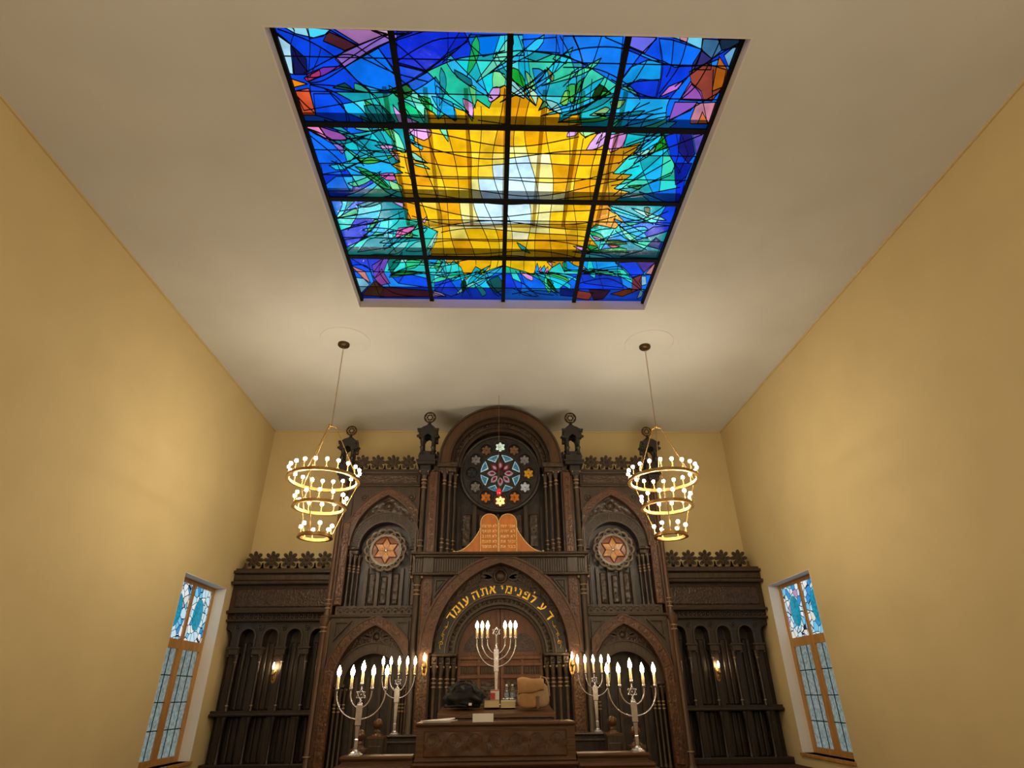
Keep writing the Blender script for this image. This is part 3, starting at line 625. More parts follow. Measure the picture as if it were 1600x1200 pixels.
CURVES = [A((130,80),(290,210),(350,330),(430,440)), A((180,80),(440,180),(640,300),(740,400),(870,540),(960,620),(1120,820)), A((420,70),(450,200),(440,440)),
 A((290,60),(320,100),(290,210),(300,340),(320,460)), A((620,90),(850,230),(1130,440),(1250,540),(1420,680),(1600,820)), A((960,90),(1150,190),(1420,430),(1600,620)),
 A((410,480),(560,470),(800,310),(1000,180),(1120,125),(1240,120)), A((400,450),(620,330),(850,220),(1080,125)), A((440,530),(560,510),(740,400),(950,260),(1120,180),(1300,110)),
 A((450,540),(700,560),(950,610),(1160,570),(1340,490),(1500,370),(1650,270)), A((450,545),(640,600),(850,720),(960,860)), A((450,550),(460,640),(500,790)), A((310,605),(400,700),(500,790)),
 A((620,620),(760,780),(780,900)), A((640,310),(820,300),(1140,440),(1430,520)), A((960,820),(965,950),(900,1060),(780,1190)), A((760,1000),(900,920),(1100,900)),
 A((400,880),(600,900),(900,990),(1130,1050),(1300,1110)), A((400,900),(560,960),(760,1090),(900,1220)), A((440,960),(700,1180),(860,1400)), A((560,570),(720,700),(760,900),(740,1060)),
 A((870,540),(1100,600),(1300,600),(1500,480)), A((540,240),(520,320),(450,480)), A((1020,240),(1140,420),(1240,620)), A((1400,110),(1550,320),(1640,560),(1700,800)),
 B((0,350),(300,180),(600,150),(900,130)), B((380,360),(560,200),(620,120)), B((600,180),(680,400),(760,640)), B((690,130),(740,300),(800,430),(920,560)), B((240,440),(500,330),(800,290),(1060,260),(1350,300),(1600,380)),
 B((250,460),(480,420),(700,350),(900,320),(1180,350),(1400,320),(1620,230)), B((1010,130),(1060,300),(1070,560)), B((1330,130),(1320,330),(1240,660)), B((1470,130),(1530,280),(1560,460),(1500,700)), B((1360,140),(1450,320),(1500,560),(1440,760)),
 B((900,700),(1000,760),(1020,900),(940,1100),(900,1300)), B((1160,710),(1180,900),(1120,1060),(1060,1300)), B((600,760),(620,1000),(640,1200)), B((420,940),(480,1100),(600,1250),(720,1330)), B((200,900),(420,1020),(660,1180),(900,1300)),
 B((480,920),(700,1000),(860,1090),(1000,1180)), B((690,900),(760,1000),(900,1100),(1100,1230)), B((930,990),(1100,980),(1250,900),(1400,860)), B((930,1140),(1100,1170),(1300,1080),(1500,1000),(1700,940)), B((670,900),(680,1040),(750,1160)),
 B((280,640),(330,760),(400,960),(440,1250)), B((790,760),(800,900),(780,1200)), B((1060,900),(1000,1100),(960,1300)), B((1280,900),(1180,1060),(1120,1250),(1060,1400)), B((1460,900),(1380,1080),(1260,1260)),
 C_((0,290),(180,240),(480,240),(800,360),(1100,390),(1300,330)), C_((80,140),(150,320),(150,540),(80,850)), C_((320,140),(240,380),(120,600),(60,860)), C_((350,150),(560,240),(700,300),(820,350)), C_((780,160),(640,300),(470,520),(240,700),(0,800)),
 C_((800,160),(830,400),(780,650)), C_((400,500),(640,620),(800,660),(880,640)), C_((0,400),(300,420),(560,560),(640,670)), C_((920,170),(900,380),(860,480)), C_((1030,190),(960,400),(800,620)), C_((1160,200),(1100,400),(880,680),(860,870)),
 C_((1310,170),(1230,340),(1100,560),(960,680)), C_((1500,180),(1240,330),(930,560)), C_((700,340),(600,500),(540,560)), C_((1250,420),(1240,680)), C_((1380,560),(1160,690),(880,850)), C_((1070,540),(1150,640),(1200,870)),
 C_((560,700),(480,800),(460,900)), C_((640,680),(560,800),(440,900)), C_((780,680),(680,800),(640,900)), C_((840,930),(560,1030),(400,1110),(200,1180)), C_((840,950),(880,1120),(980,1280)), C_((940,940),(960,1120),(900,1290)),
 C_((1160,960),(900,1060),(640,1140),(440,1200)), C_((0,1000),(260,1000),(540,940)), C_((380,460),(300,640),(160,760)), C_((130,430),(0,560)), C_((240,500),(220,700)),
 D((130,110),(300,60),(500,60),(800,30)), D((100,90),(400,100),(640,100),(900,110)), D((240,-20),(320,160),(360,230)), D((370,110),(380,230)), D((200,-20),(480,100),(700,260),(900,300)), D((220,460),(420,430),(640,390),(830,380)),
 D((180,310),(290,320),(260,420),(200,480)), D((340,310),(300,420),(240,460)), D((280,560),(520,500),(760,460),(960,440)), D((300,640),(560,600),(760,560),(960,490)), D((420,310),(420,420),(340,560)), D((560,300),(620,360),(560,520),(440,640)),
 D((680,480),(680,620),(740,740)), D((760,400),(760,480),(640,580)), D((330,740),(480,620),(640,600)), D((560,600),(620,760)), D((640,720),(760,650),(880,560),(1000,540)), D((940,100),(950,200),(900,260)), D((1040,0),(1080,160),(1070,300),(1040,480),(940,620)),
 D((1200,0),(1215,160),(1200,320),(1130,500),(1060,700)), D((1360,-20),(1340,260),(1270,460),(1190,760)), D((1500,0),(1460,260),(1400,500),(1310,790)), D((900,350),(1100,350),(1400,330),(1700,350)), D((950,180),(1200,210),(1400,200),(1600,260)),
 D((960,480),(1200,400),(1500,380)), D((960,540),(1200,500),(1500,440),(1700,450)), D((1040,640),(1200,540),(1400,500)), D((1180,760),(1300,640),(1480,560),(1620,540),(1800,560)), D((1350,780),(1480,650),(1600,600),(1750,640)), D((1190,530),(1260,640),(1160,720)),
 D((360,850),(500,860),(560,1000),(600,1100)), D((500,790),(560,960),(720,1080),(900,1110)), D((640,790),(600,900),(700,1040)), D((700,920),(900,850),(1120,860)), D((800,800),(830,880),(760,1000)), D((740,1030),(860,930),(1000,930),(1120,1000),(1280,1080)),
 D((1060,1020),(1200,980),(1330,900),(1480,860)), D((1040,1080),(1160,960),(1200,860),(1180,800)), D((1290,1110),(1320,960),(1480,870)), D((1360,1110),(1280,960),(1260,850)), D((1450,860),(1540,1060),(1600,1110)), D((1120,860),(1160,960),(1120,1060)),
 E_((670,0),(620,200),(560,360),(500,560),(450,780)), E_((760,20),(680,160),(640,300),(590,480),(590,620),(620,800)), E_((790,60),(700,200),(690,380),(690,520),(760,740)), E_((960,10),(860,160),(880,340),(900,520),(1040,760)), E_((1130,0),(960,200),(990,340),(1020,480),(1200,760)),
 E_((1300,0),(1130,200),(1100,340),(1180,540),(1330,760)), E_((1500,0),(1340,260),(1320,360),(1440,540)), E_((1540,30),(1460,260),(1420,380),(1480,560)), E_((560,0),(700,80),(830,90),(1000,80),(1200,10)), E_((500,90),(700,170),(880,210),(1100,180),(1400,100)), E_((200,150),(500,190),(700,240),(900,260),(1200,240),(1560,230)),
 E_((350,530),(500,470),(700,450),(860,450),(1100,540),(1300,640)), E_((350,640),(520,580),(700,540),(840,540),(1000,620),(1100,760)), E_((500,790),(640,650),(760,600),(880,640),(960,760)), E_((620,790),(740,710),(860,720),(930,760)), E_((1170,540),(1190,640),(1330,720)),
 E_((1020,640),(1080,700),(1220,640),(1380,600)), E_((0,340),(200,340),(500,360),(760,350),(1060,380),(1300,420),(1440,540)), E_((340,540),(400,620),(360,700)), E_((850,820),(840,900),(920,1080),(1060,1110)), E_((920,900),(1000,1060),(1200,1100)), E_((1040,760),(1130,940),(1240,1080)),
 E_((1060,930),(1200,960),(1300,860)), E_((1160,940),(1100,840)), E_((1300,800),(1310,880),(1500,900),(1600,940)), E_((640,980),(760,1100)), E_((460,980),(520,1110)), E_((640,900),(700,1040),(780,1110)), E_((0,900),(240,930),(440,900),(600,960),(780,920)),
 Fq((220,60),(140,160),(100,330),(200,540)), Fq((820,80),(600,180),(460,340)), Fq((690,350),(740,420),(860,560),(1000,660),(1120,720)), Fq((1280,350),(1100,460),(900,500),(820,600),(740,720)), Fq((800,350),(1000,420),(1180,510)), Fq((1320,100),(1100,180),(860,220)),
 Fq((1400,200),(1200,240),(900,290)), Fq((1200,160),(1180,300)), Fq((1280,180),(1270,280),(1180,480)), Fq((560,640),(700,560),(860,540),(1060,500),(1300,400)), Fq((700,680),(980,650),(1180,600),(1310,560)), Fq((720,740),(740,640)), Fq((900,800),(880,900),(930,1040)),
 Fq((560,870),(800,900),(1000,1000),(1100,1080)), Fq((700,810),(720,920),(760,1040)), Fq((400,1040),(560,930),(800,890)), Fq((560,1000),(800,960),(1000,1060)), Fq((0,1040),(160,1100)), Fq((0,960),(120,1020),(220,1110)), Fq((180,880),(260,1000),(380,1100)), Fq((20,880),(80,1000),(60,1100)),
 Fq((0,1090),(200,1060),(400,1080)), Fq((860,820),(960,900),(1080,1040)), Fq((700,500),(760,560),(1000,560)), Fq((1060,20),(900,80),(760,200),(640,300)),
]
STREAM = [G((958,305),(1000,272),(1046,232)), G((962,280),(1004,246),(1042,212)), G((966,256),(1000,230),(1032,202)), G((982,304),(1016,285),(1052,268)), G((1012,205),(1000,250),(1022,306)), G((1032,200),(1036,240),(1030,300)), G((975,240),(1010,222),(1044,206)), G((955,290),(990,282),(1048,250)),
 G((955,196),(990,172),(1015,160)), G((975,198),(1000,180),(1035,168)), G((1000,200),(1012,182),(1040,176)), G((540,262),(580,250),(632,262)), G((545,215),(580,235),(625,240)), G((1000,160),(985,178),(980,200)), G((530,330),(570,322),(620,300)), G((528,350),(580,350),(630,330))]
def inside(P, x, y):
    c = False; n = len(P); j = n-1
    for i in range(n):
        xi, yi = P[i]; xj, yj = P[j]
        if (yi > y) != (yj > y) and x < (xj-xi)*(y-yi)/(yj-yi)+xi: c = not c
        j = i
    return c
CYANs = smooth(CYAN, True, 2)
REGs = [(list(p), c) for p, c in REG]
def leafy(P):                         # keep the tips sharp and bow the edges outward a little
    cx = sum(p[0] for p in P)/len(P); cy = sum(p[1] for p in P)/len(P); out = []
    for i, p in enumerate(P):
        q = P[(i+1) % len(P)]; m = ((p[0]+q[0])/2, (p[1]+q[1])/2); out += [p, (m[0]+(m[0]-cx)*.14, m[1]+(m[1]-cy)*.14)]
    return out
PETs = [(leafy(p), c) for p, c in PETALS]
GX = [-2.56, -1.28, 0., 1.28, 2.56]; GY = [3.60, 4.87, 6.10, 7.34, 8.56]
M['beam_shade'] = glassy('beam_shade_tint', (.42,.42,.44), .02)  # see-through grey tint standing in for the beams' soft shadow on the glass
M['rafter_shade'] = glassy('rafter_shade_tint', (.66,.58,.44), .02)  # see-through brown tint standing in for the rafters' faint backlit shade
def build_skylight():
    rnd = random.Random(3)
    lines = []            # (polyline, closed, width)
    leaves = []
    for k in range(112):                 # flame leaves radiating through the green and cyan field
        a = 2*PI*(k+rnd.random()*.8)/120; r0 = 1.5+rnd.random()*.75; L_ = .38+.35*rnd.random(); sw = (.22+.35*rnd.random())*(1 if math.sin(2*a) > 0 else -1)*rnd.choice((1,1,-.6)); w_ = .035+.035*rnd.random()
        up, dn = [], []
        for i in range(7):
            t = i/6; r = r0+L_*t; an = a+sw*(1-t)**2*.5; x = r*math.cos(an); y = 6.12+r*math.sin(an)*.95
            ww = w_*math.sin(PI*min(1, t*.92+.0))**.7; up.append((x-math.sin(an)*ww, y+math.cos(an)*ww)); dn.append((x+math.sin(an)*ww, y-math.cos(an)*ww))
        P = up+dn[::-1][1:-1]; m_ = up[3]
        if inside(CYANs, *m_) and not inside(YEL, *m_) and all(abs(x) < 2.5 and 3.66 < y < 8.5 for x, y in P):
            leaves.append((P, rnd.choice([(20,200,230),(30,215,215),(60,215,160),(25,170,90),(20,150,165),(110,225,190),(40,190,240),(15,130,150),(130,230,220),(20,150,230),(60,170,60)])))
    PETs[:0] = leaves
    for p, c in REGs: lines.append((p, True, .007))
    for p, c in PETs: lines.append((p, True, .007))
    lines.append((YEL, True, .008))
    def split_outside(P):
        out, cur = [], []
        for q in P:
            if inside(YEL, *q):
                if len(cur) > 1: out.append(cur)
                cur = []
            else: cur.append(q)
        if len(cur) > 1: out.append(cur)
        return out
    for p in CURVES:
        for seg in split_outside(smooth(p, False, 5)):
          mid_ = seg[len(seg)//2]
          if inside(CYANs, *mid_) and rnd.random() < (.6 if mid_[1] < 5 else .15): continue
          lines.append((seg, False, .0085 if max(q[1] for q in p) < 5 else .009))
    for p in STREAM: lines.append((smooth(p, False, 6), False, .008))
    # flowing net of leads through the sun
    def keep_inside(P):
        out, cur = [], []
        for q in P:
            if inside(YEL, *q): cur.append(q)
            else:
                if len(cur) > 1: out.append(cur)
                cur = []
        if len(cur) > 1: out.append(cur)
        return out
    for i in range(-9, 10):
        xi = i*.185+.03*math.sin(i*2.1); P = []
        for j in range(60):
            y = 4.3+3.6*j/59; u_ = (y-6.1)/1.6
            P.append((xi*(1+.22*u_*u_)+.16*math.sin(2.0*u_+.6*xi+.4*(1 if i > 0 else -1))+.05*math.sin(5*u_+i), y))
        for seg in keep_inside(P): lines.append((seg, False, .0085))
    for j in range(14):
        yj = 4.75+j*.215; P = []
        for i in range(60):
            x = -2+4*i/59; P.append((x, yj+(.16 if j < 9 else -.2)*(1-(x/1.3)**2)*(1 if j % 3 else .6)+.05*math.sin(3*x+j*1.3)))
        for seg in keep_inside(P): lines.append((seg, False, .0075))
    # saddle bars, two per panel
    for i in range(4):
        for f in (1/3, 2/3):
            y = GY[i]+(GY[i+1]-GY[i])*f; lines.append(([(GX[0], y), (GX[-1], y)], False, .008))
    grid = [([(x, GY[0]), (x, GY[-1])], False, 0) for x in GX]+[([(GX[0], y), (GX[-1], y)], False, 0) for y in GY]
    def clip(p): return (min(max(p[0], GX[0]), GX[-1]), min(max(p[1], GY[0]), GY[-1]))
    V = []; Ed = []
    for P, cl, w in lines+grid:
        o = len(V); n = len(P); V += [Vector(clip(p)) for p in P]
        Ed += [(o+i, o+(i+1) % n) for i in range(n if cl else n-1)]
    vs, es, fs, ov, oe, of = delaunay_2d_cdt(V, Ed, [], 0, 1e-5)
    con = set()
    for e, orig in zip(es, oe):
        if orig: con.add((min(e), max(e)))
    em = {}
    for i, f in enumerate(fs):
        for k in range(3):
            a, b = f[k], f[(k+1) % 3]; em.setdefault((min(a,b), max(a,b)), []).append(i)
    cell = [-1]*len(fs); nc = 0
    for i in range(len(fs)):
        if cell[i] >= 0: continue
        st = [i]; cell[i] = nc
        while st:
            t = st.pop(); f = fs[t]
            for k in range(3):
                a, b = f[k], f[(k+1) % 3]; key = (min(a,b), max(a,b))
                if key in con: continue
                for u in em[key]:
                    if cell[u] < 0: cell[u] = nc; st.append(u)
        nc += 1
    big = {}; acc = {}
    for i, f in enumerate(fs):
        a, b, c = (vs[k] for k in f); ar = abs((b-a).cross(c-a))/2; ctr = (a+b+c)/3
        q_ = acc.setdefault(cell[i], [0., 0., 0.]); q_[0] += ar; q_[1] += ctr.x*ar; q_[2] += ctr.y*ar
        if ar > big.get(cell[i], (0,))[0]: big[cell[i]] = (ar, ctr)
    for c in big:
        if acc[c][0] < .03 and acc[c][0] > 0: big[c] = (1, Vector((acc[c][1]/acc[c][0], acc[c][2]/acc[c][0])))
    CY = [(20,205,240),(20,220,228),(30,185,250),(50,226,214),(25,180,190),(15,160,250),(60,220,180),(80,228,236),(35,200,160),(20,150,165)]
    YE = [(240,186,14),(246,196,20),(236,172,12),(250,208,60),(244,190,24),(228,158,10)]
    colr = {}
    for c, (ar, ct) in big.items():
        x, y = ct; rnd2 = random.Random(c*17+5); col = None
        for p, k in PETs:
            if inside(p, x, y): col = k
        if col is None:
            if inside(YEL, x, y):
                d = math.hypot(x/1.0, (y-6.3)/1.0)
                if inside(WHITE, x, y): col = rnd2.choice([(205,236,250),(214,240,246),(196,230,252)])
                elif inside(PALEY, x, y): col = rnd2.choice([(236,226,150),(232,220,130),(240,214,90),(238,232,180)])
                elif d > 1.15: col = rnd2.choice([(232,160,8),(238,176,12),(226,150,10),(214,150,20),(242,190,20)])
                else: col = rnd2.choice(YE)
            elif inside(CYANs, x, y): col = rnd2.choice(CY)
            else:
                for p, k in REGs:
                    if inside(p, x, y): col = k
                if col is None: col = rnd2.choice([(15,80,235),(15,110,245),(10,60,220),(30,140,245)])
        v = 1+(rnd2.random()-.5)*.24
        lin = s2l(col); colr[c] = tuple(min(1., max(.0, q*v)) for q in lin)
    # material
    m, nt, out = new_mat('stained_glass'); N = nt.nodes; L = nt.links
    at = N.new('ShaderNodeAttribute'); at.attribute_name = 'tint'
    tc = N.new('ShaderNodeTexCoord'); n1 = N.new('ShaderNodeTexNoise'); n1.inputs['Scale'].default_value = 2.6; n1.inputs['Detail'].default_value = 3
    L.new(tc.outputs['Object'], n1.inputs['Vector'])
    rp = N.new('ShaderNodeValToRGB'); rp.color_ramp.elements[0].position = .36; rp.color_ramp.elements[0].color = (.62,.62,.68,1); rp.color_ramp.elements[1].position = .56; rp.color_ramp.elements[1].color = (1,1,1,1)
    L.new(n1.outputs[0], rp.inputs[0])
    mul = N.new('ShaderNodeMix'); mul.data_type = 'RGBA'; mul.blend_type = 'MULTIPLY'; mul.inputs['Factor'].default_value = .85
    L.new(at.outputs['Color'], mul.inputs['A']); L.new(rp.outputs[0], mul.inputs['B'])
    tr = N.new('ShaderNodeBsdfTransparent'); L.new(mul.outputs['Result'], tr.inputs[0])
    g = N.new('ShaderNodeBsdfGlossy'); g.inputs['Roughness'].default_value = .12
    n2 = N.new('ShaderNodeTexNoise'); n2.inputs['Scale'].default_value = 14; bp = N.new('ShaderNodeBump'); bp.inputs['Strength'].default_value = .25; bp.inputs['Distance'].default_value = .01
    L.new(tc.outputs['Object'], n2.inputs['Vector']); L.new(n2.outputs[0], bp.inputs['Height']); L.new(bp.outputs[0], g.inputs['Normal'])
    mx = N.new('ShaderNodeMixShader'); mx.inputs[0].default_value = .02
    L.new(tr.outputs[0], mx.inputs[1]); L.new(g.outputs[0], mx.inputs[2]); L.new(mx.outputs[0], out.inputs[0])
    root = empty('stained_glass_skylight', (0, 6.08, ZG), 'large stained glass ceiling skylight, yellow sunburst inside green and blue leaves', 'skylight')
    # panels
    for iy in range(4):
        for ix in range(4):
            x0, x1, y0, y1 = GX[ix], GX[ix+1], GY[iy], GY[iy+1]
            sel = []
            for i, f in enumerate(fs):
                c = (vs[f[0]]+vs[f[1]]+vs[f[2]])/3
                if x0 < c.x < x1 and y0 < c.y < y1: sel.append(i)
            idx = {}; vv = []; ff = []; cc = []
            for i in sel:
                g_ = []
                for k in fs[i]:
                    if k not in idx: idx[k] = len(vv); vv.append((vs[k].x, vs[k].y-6.08, 0.))
                    g_.append(idx[k])
                ff.append(g_); cc.append(colr[cell[i]])
            me = bpy.data.meshes.new('glass_panel'); me.from_pydata(vv, [], ff); me.materials.append(m)
            ca = me.color_attributes.new('tint', 'FLOAT_COLOR', 'CORNER')
            for p in me.polygons:
                for li in p.loop_indices: ca.data[li].color = (*cc[p.index], 1)
            o = bpy.data.objects.new('glass_panel', me); COL.objects.link(o); o.parent = root
            lm = MB()
            for P, cl, w in lines:
                n = len(P)
                for i in range(n if cl else n-1):
                    a = Vector(P[i]); b = Vector(P[(i+1) % n])
                    # clip segment to the panel
                    t0, t1 = 0., 1.; d = b-a; ok = True
                    for q0, dq, lo, hi in ((a.x, d.x, x0, x1), (a.y, d.y, y0, y1)):
                        if abs(dq) < 1e-9:
                            if q0 < lo or q0 > hi: ok = False
                        else:
                            u0, u1 = (lo-q0)/dq, (hi-q0)/dq
                            if u0 > u1: u0, u1 = u1, u0
                            t0, t1 = max(t0, u0), min(t1, u1)
                    if not ok or t1-t0 < 1e-4: continue
                    A0, B0 = a+d*t0, a+d*t1; dd = (B0-A0)
                    if dd.length < 1e-5: continue
                    dn = dd.normalized(); nn = Vector((-dn.y, dn.x))*w*.5; A0 = A0-dn*w*.2; B0 = B0+dn*w*.2
                    q = [A0+nn, B0+nn, B0-nn, A0-nn]
                    lm.add([(v_.x, v_.y, ZG-.009) for v_ in q]+[(v_.x, v_.y, ZG+.004) for v_ in q], [[0,1,2,3],[0,1,5,4],[1,2,6,5],[2,3,7,6],[3,0,4,7]])
            part('lead_came', lm, 'lead', o)
    fr = MB(); w = .034
    for x in GX[1:-1]: fr.box(x-w, x+w, GY[0], GY[-1], ZG-.05, ZG-.012)
    for y in GY[1:-1]: fr.box(GX[0], GX[-1], y-w, y+w, ZG-.046, ZG-.013)
    for x, d in ((GX[0], 1), (GX[-1], -1)): fr.box(min(x-.06*d, x+.055*d), max(x-.06*d, x+.055*d), GY[0]-.05, GY[-1]+.05, ZG-.06, ZG-.01)
    for y, d in ((GY[0], 1), (GY[-1], -1)): fr.box(GX[0], GX[-1], min(y-.06*d, y+.05*d), max(y-.06*d, y+.05*d), ZG-.058, ZG-.011)
    part('frame', fr, 'steel', root, 'black steel grid of sixteen square panels')
    bm_ = MB()
    for y in GY[1:-1]: bm_.box(GX[0], GX[-1], y-.022, y+.022, ZG+.01, ZG+.16)
    part('beam', bm_, 'beam_shade', root)
build_skylight()
# roof lantern above the glass: diffusing daylight panels, a bright middle light and its rafters
M['sky_soft'] = emit('daylight_soft', (.93, .97, 1.), 1.08)
M['sky_bright'] = emit('daylight_bright', (.93, .98, 1.), 1.42)
rl = empty('roof_lantern', (0, 6.1, 8.3), 'roof glazing with rafters seen dimly above the coloured skylight glass', 'roof glazing')
mb = MB(); mb.ext([(-3.3,2.6),(3.3,2.6),(3.3,9.9),(-3.3,9.9)], 9.2, 9.24, holes=[[(-1.75,5.6),(1.75,5.6),(1.75,8.0),(-1.75,8.0)]], axis='z'); part('diffuser', mb, 'sky_soft', rl)
mb = MB(); mb.box(-1.75, 1.75, 5.6, 8.0, 9.26, 9.28); part('roof_pane', mb, 'sky_bright', rl)
mb = MB()
for x in (-1.74, -1.16, -.58, 0, .55, 1.1, 1.72): mb.box(x-.03, x+.03, 5.3, 8.0, 9.14, 9.2)
mb.box(-1.76, 1.76, 7.98, 8.03, 9.14, 9.2); part('rafter', mb, 'rafter_shade', rl)
mb = MB()
for b in ((-3.35,-3.3,2.6,9.9),(3.3,3.35,2.6,9.9),(-3.3,3.3,2.55,2.6),(-3.3,3.3,9.9,9.95)): mb.box(b[0], b[1], b[2], b[3], HC+.13, 9.3)
part('shaft_wall', mb, 'sky_soft' if False else 'trimw', rl)

def carve_column(parent, x, y, z0, z1, w, fn, pitch=.2):
    mb = MB(fn); n = int((z1-z0)/pitch); p = (z1-z0)/n
    for i in range(n):
        cz = z0+p*(i+.5)
        for k in range(4): mb.ext(petal(x, cz, PI/4+k*PI/2 if i % 2 else k*PI/2, .008, w if (i % 2 or k % 2 == 0) else p*.42, w*.26, 3), y-.012, y+.004)
        mb.ball((x, y-.004, cz), (w*.22, .012, w*.22), 6, 4)
    part('carved_pattern', mb, 'rcarv', parent)
def carve_arch(parent, cx, z0, w, h, y, s_, fn, n=9):
    P = pointed(cx, z0, w, h, n); mb = MB(fn)
    for i in range(1, len(P)-1):
        (xa, za), (xb, zb) = P[i-1], P[i+1]; a = math.atan2(zb-za, xb-xa)
        for k in range(4): mb.ext(petal(P[i][0], P[i][1], a+PI/2*k+(PI/4 if i % 2 else 0), .008, s_ if (i % 2 or k % 2) else s_*1.5, s_*.26, 3), y-.012, y+.004)
    part('carved_pattern', mb, 'rcarv', parent)
# ================================================================== THE ARK, CENTRAL BAY
ark = empty('torah_ark', (0, 12.6, .3), 'tall central carved oak ark bay with round-headed top and pointed arch over double doors', 'ark')
I = lambda p: p
mb = MB(); mb.ext([(-1.74,.3),(1.74,.3),(1.74,6.05),(1.36,6.05),(1.36,6.2)]+arc(0,6.2,1.36,0,180,30)[1:]+[(-1.36,6.05),(-1.74,6.05)], 13.0, 13.9); part('carcass', mb, 'wood', ark)
# --- upper stage
mb = MB(); mb.band(arc(0,6.19,1.38), arc(0,6.19,1.15), 12.38, 13.05); part('arch_band', mb, 'rplain', ark)
mb = MB(); mb.band(arc(0,6.19,1.40), arc(0,6.19,1.36), 12.34, 12.4)
mb.band(arc(0,6.19,1.17), arc(0,6.19,1.13), 12.35, 12.45); mb.band(arc(0,6.19,1.14), arc(0,6.19,1.07), 12.5, 13.02)
mb.band(arc(0,6.19,.98), arc(0,6.19,.90), 12.68, 13.02)
for k in range(1, 30):
    a = PI*k/30; mb.ball((1.03*math.cos(a), 12.56, 6.19+1.03*math.sin(a)), .028, 6, 4)
part('arch_moulding', mb, 'wood', ark)
mb = MB(); mb.band(arc(0,6.19,1.08), arc(0,6.19,.97), 12.6, 13.02); part('carved_moulding', mb, 'carve', ark)
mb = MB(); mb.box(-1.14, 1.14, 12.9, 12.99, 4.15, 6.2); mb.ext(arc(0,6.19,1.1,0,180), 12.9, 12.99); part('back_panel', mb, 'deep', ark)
for s_ in (-1, 1):
    mb = MB(); mb.box(min(s_*1.36,s_*1.62), max(s_*1.36,s_*1.62), 12.46, 13.0, 4.15, 6.02); part('pier', mb, 'wood', ark)
    mb = MB(); mb.box(min(s_*1.40,s_*1.58), max(s_*1.40,s_*1.58), 12.4, 12.47, 4.2, 6.0, .015); cp_ = part('carved_pilaster', mb, 'red', ark); carve_column(cp_, s_*1.49, 12.4, 4.28, 5.92, .05, I, .16)
    mb = MB(); xx = sorted((s_*.96, s_*1.42)); mb.box(*xx, 12.36, 12.98, 6.1, 6.2, .01); mb.box(xx[0]+.03, xx[1]-.03, 12.42, 12.98, 6.0, 6.1, .01); part('capital_block', mb, 'carve', ark)
    for i, (x, y) in enumerate(((1.25,12.48),(1.14,12.58),(1.03,12.68))):
        colonnette(ark, s_*x, y, 4.18, 6.02, .034, I, 'grey', (5.72,5.80,4.32,4.42,4.5))
    colonnette(ark, s_*1.70, 12.44, 4.18, 6.02, .05, I, 'grey', (5.62,5.72,5.80,4.34,4.46))
    mb = MB(); xx = sorted((s_*1.56, s_*1.795)); mb.box(*xx, 12.32, 12.62, 5.98, 6.12, .012); mb.box(xx[0]+.03, xx[1]-.03, 12.36, 12.6, 5.9, 5.98); part('capital_block', mb, 'black', ark)
    finial(ark, s_*1.66, 12.46, 6.12, 1.36, I)
    f = MB(); crest_flower(f, s_*1.43, 12.46, 6.36, .13); part('crest_flower', f, 'wood', ark)
    f = MB(); f.box(min(s_*1.36,s_*1.5), max(s_*1.36,s_*1.5), 12.44, 12.52, 6.02, 6.28); part('crest_stem', f, 'wood', ark)
mb = MB()
for x in (-.57, .57): mb.box(x-.04, x+.04, 12.80, 12.92, 4.15, 5.55)
for x in (-.05, .05, -.93, .93): mb.box(x-.03, x+.03, 12.83, 12.92, 4.15, 5.3)
mb.box(-1.1, 1.1, 12.82, 12.92, 4.15, 4.3)
part('muntin', mb, 'wood', ark)
mb = MB()
for x0, x1 in ((-.86,-.64),(-.5,-.1),(.1,.5),(.64,.86)): mb.box(x0, x1, 12.86, 12.92, 4.4, 5.15, .02)
part('carved_panel', mb, 'carve', ark)
# --- rose window
rc = (0.0, 6.07)
rose_root = MB()
ring_out = circ(rc[0], rc[1], .9, 48)
holes = [circ(rc[0]+.655*math.cos(PI/2+PI*k/6), rc[1]+.655*math.sin(PI/2+PI*k/6), .145, 20) for k in range(12)]+[circ(rc[0], rc[1], .475, 40)]
rose_root.ext(ring_out, 12.72, 12.8, holes=holes)
rose_root.tube([(rc[0]+.9*math.cos(2*PI*i/56), 12.72, rc[1]+.9*math.sin(2*PI*i/56)) for i in range(56)], .04, 8, True)
rose_root.tube([(rc[0]+.475*math.cos(2*PI*i/48), 12.71, rc[1]+.475*math.sin(2*PI*i/48)) for i in range(48)], .018, 6, True)
rose_root.band(arc(rc[0],rc[1],.94,180,-180,60), arc(rc[0],rc[1],.88,180,-180,60), 12.72, 12.9)
for k in range(12):
    a = PI/2+PI*k/6; cx, cz = rc[0]+.655*math.cos(a), rc[1]+.655*math.sin(a)
    rose_root.tube([(cx+.155*math.cos(2*PI*i/20), 12.71, cz+.155*math.sin(2*PI*i/20)) for i in range(20)], .018, 6, True)
rose = part('rose_window', rose_root, 'black', ark, 'round traceried window of coloured glass')
mb = MB(); mb.ext(circ(rc[0], rc[1], .87, 40), 12.79, 12.83); part('tracery_back', mb, 'black', rose)
PC = {'bright': ((222,240,206),1.1),'brown':((150,98,48),.4),'dim':((170,150,130),.36),'yellow':((226,150,34),.7),'pale':((214,206,190),.6),'orange':((222,116,34),.65),'lit':((250,246,150),1.4),'dark':((80,76,66),.2)}
def pm(k):
    n = 'pane_'+k
    if n not in M: M[n] = lit_pane('rose_'+k, *PC[k])
    return n
order = ['bright','brown','dim','dark','dim','orange','lit','orange','pale','yellow','dim','brown']   # from top, counter-clockwise
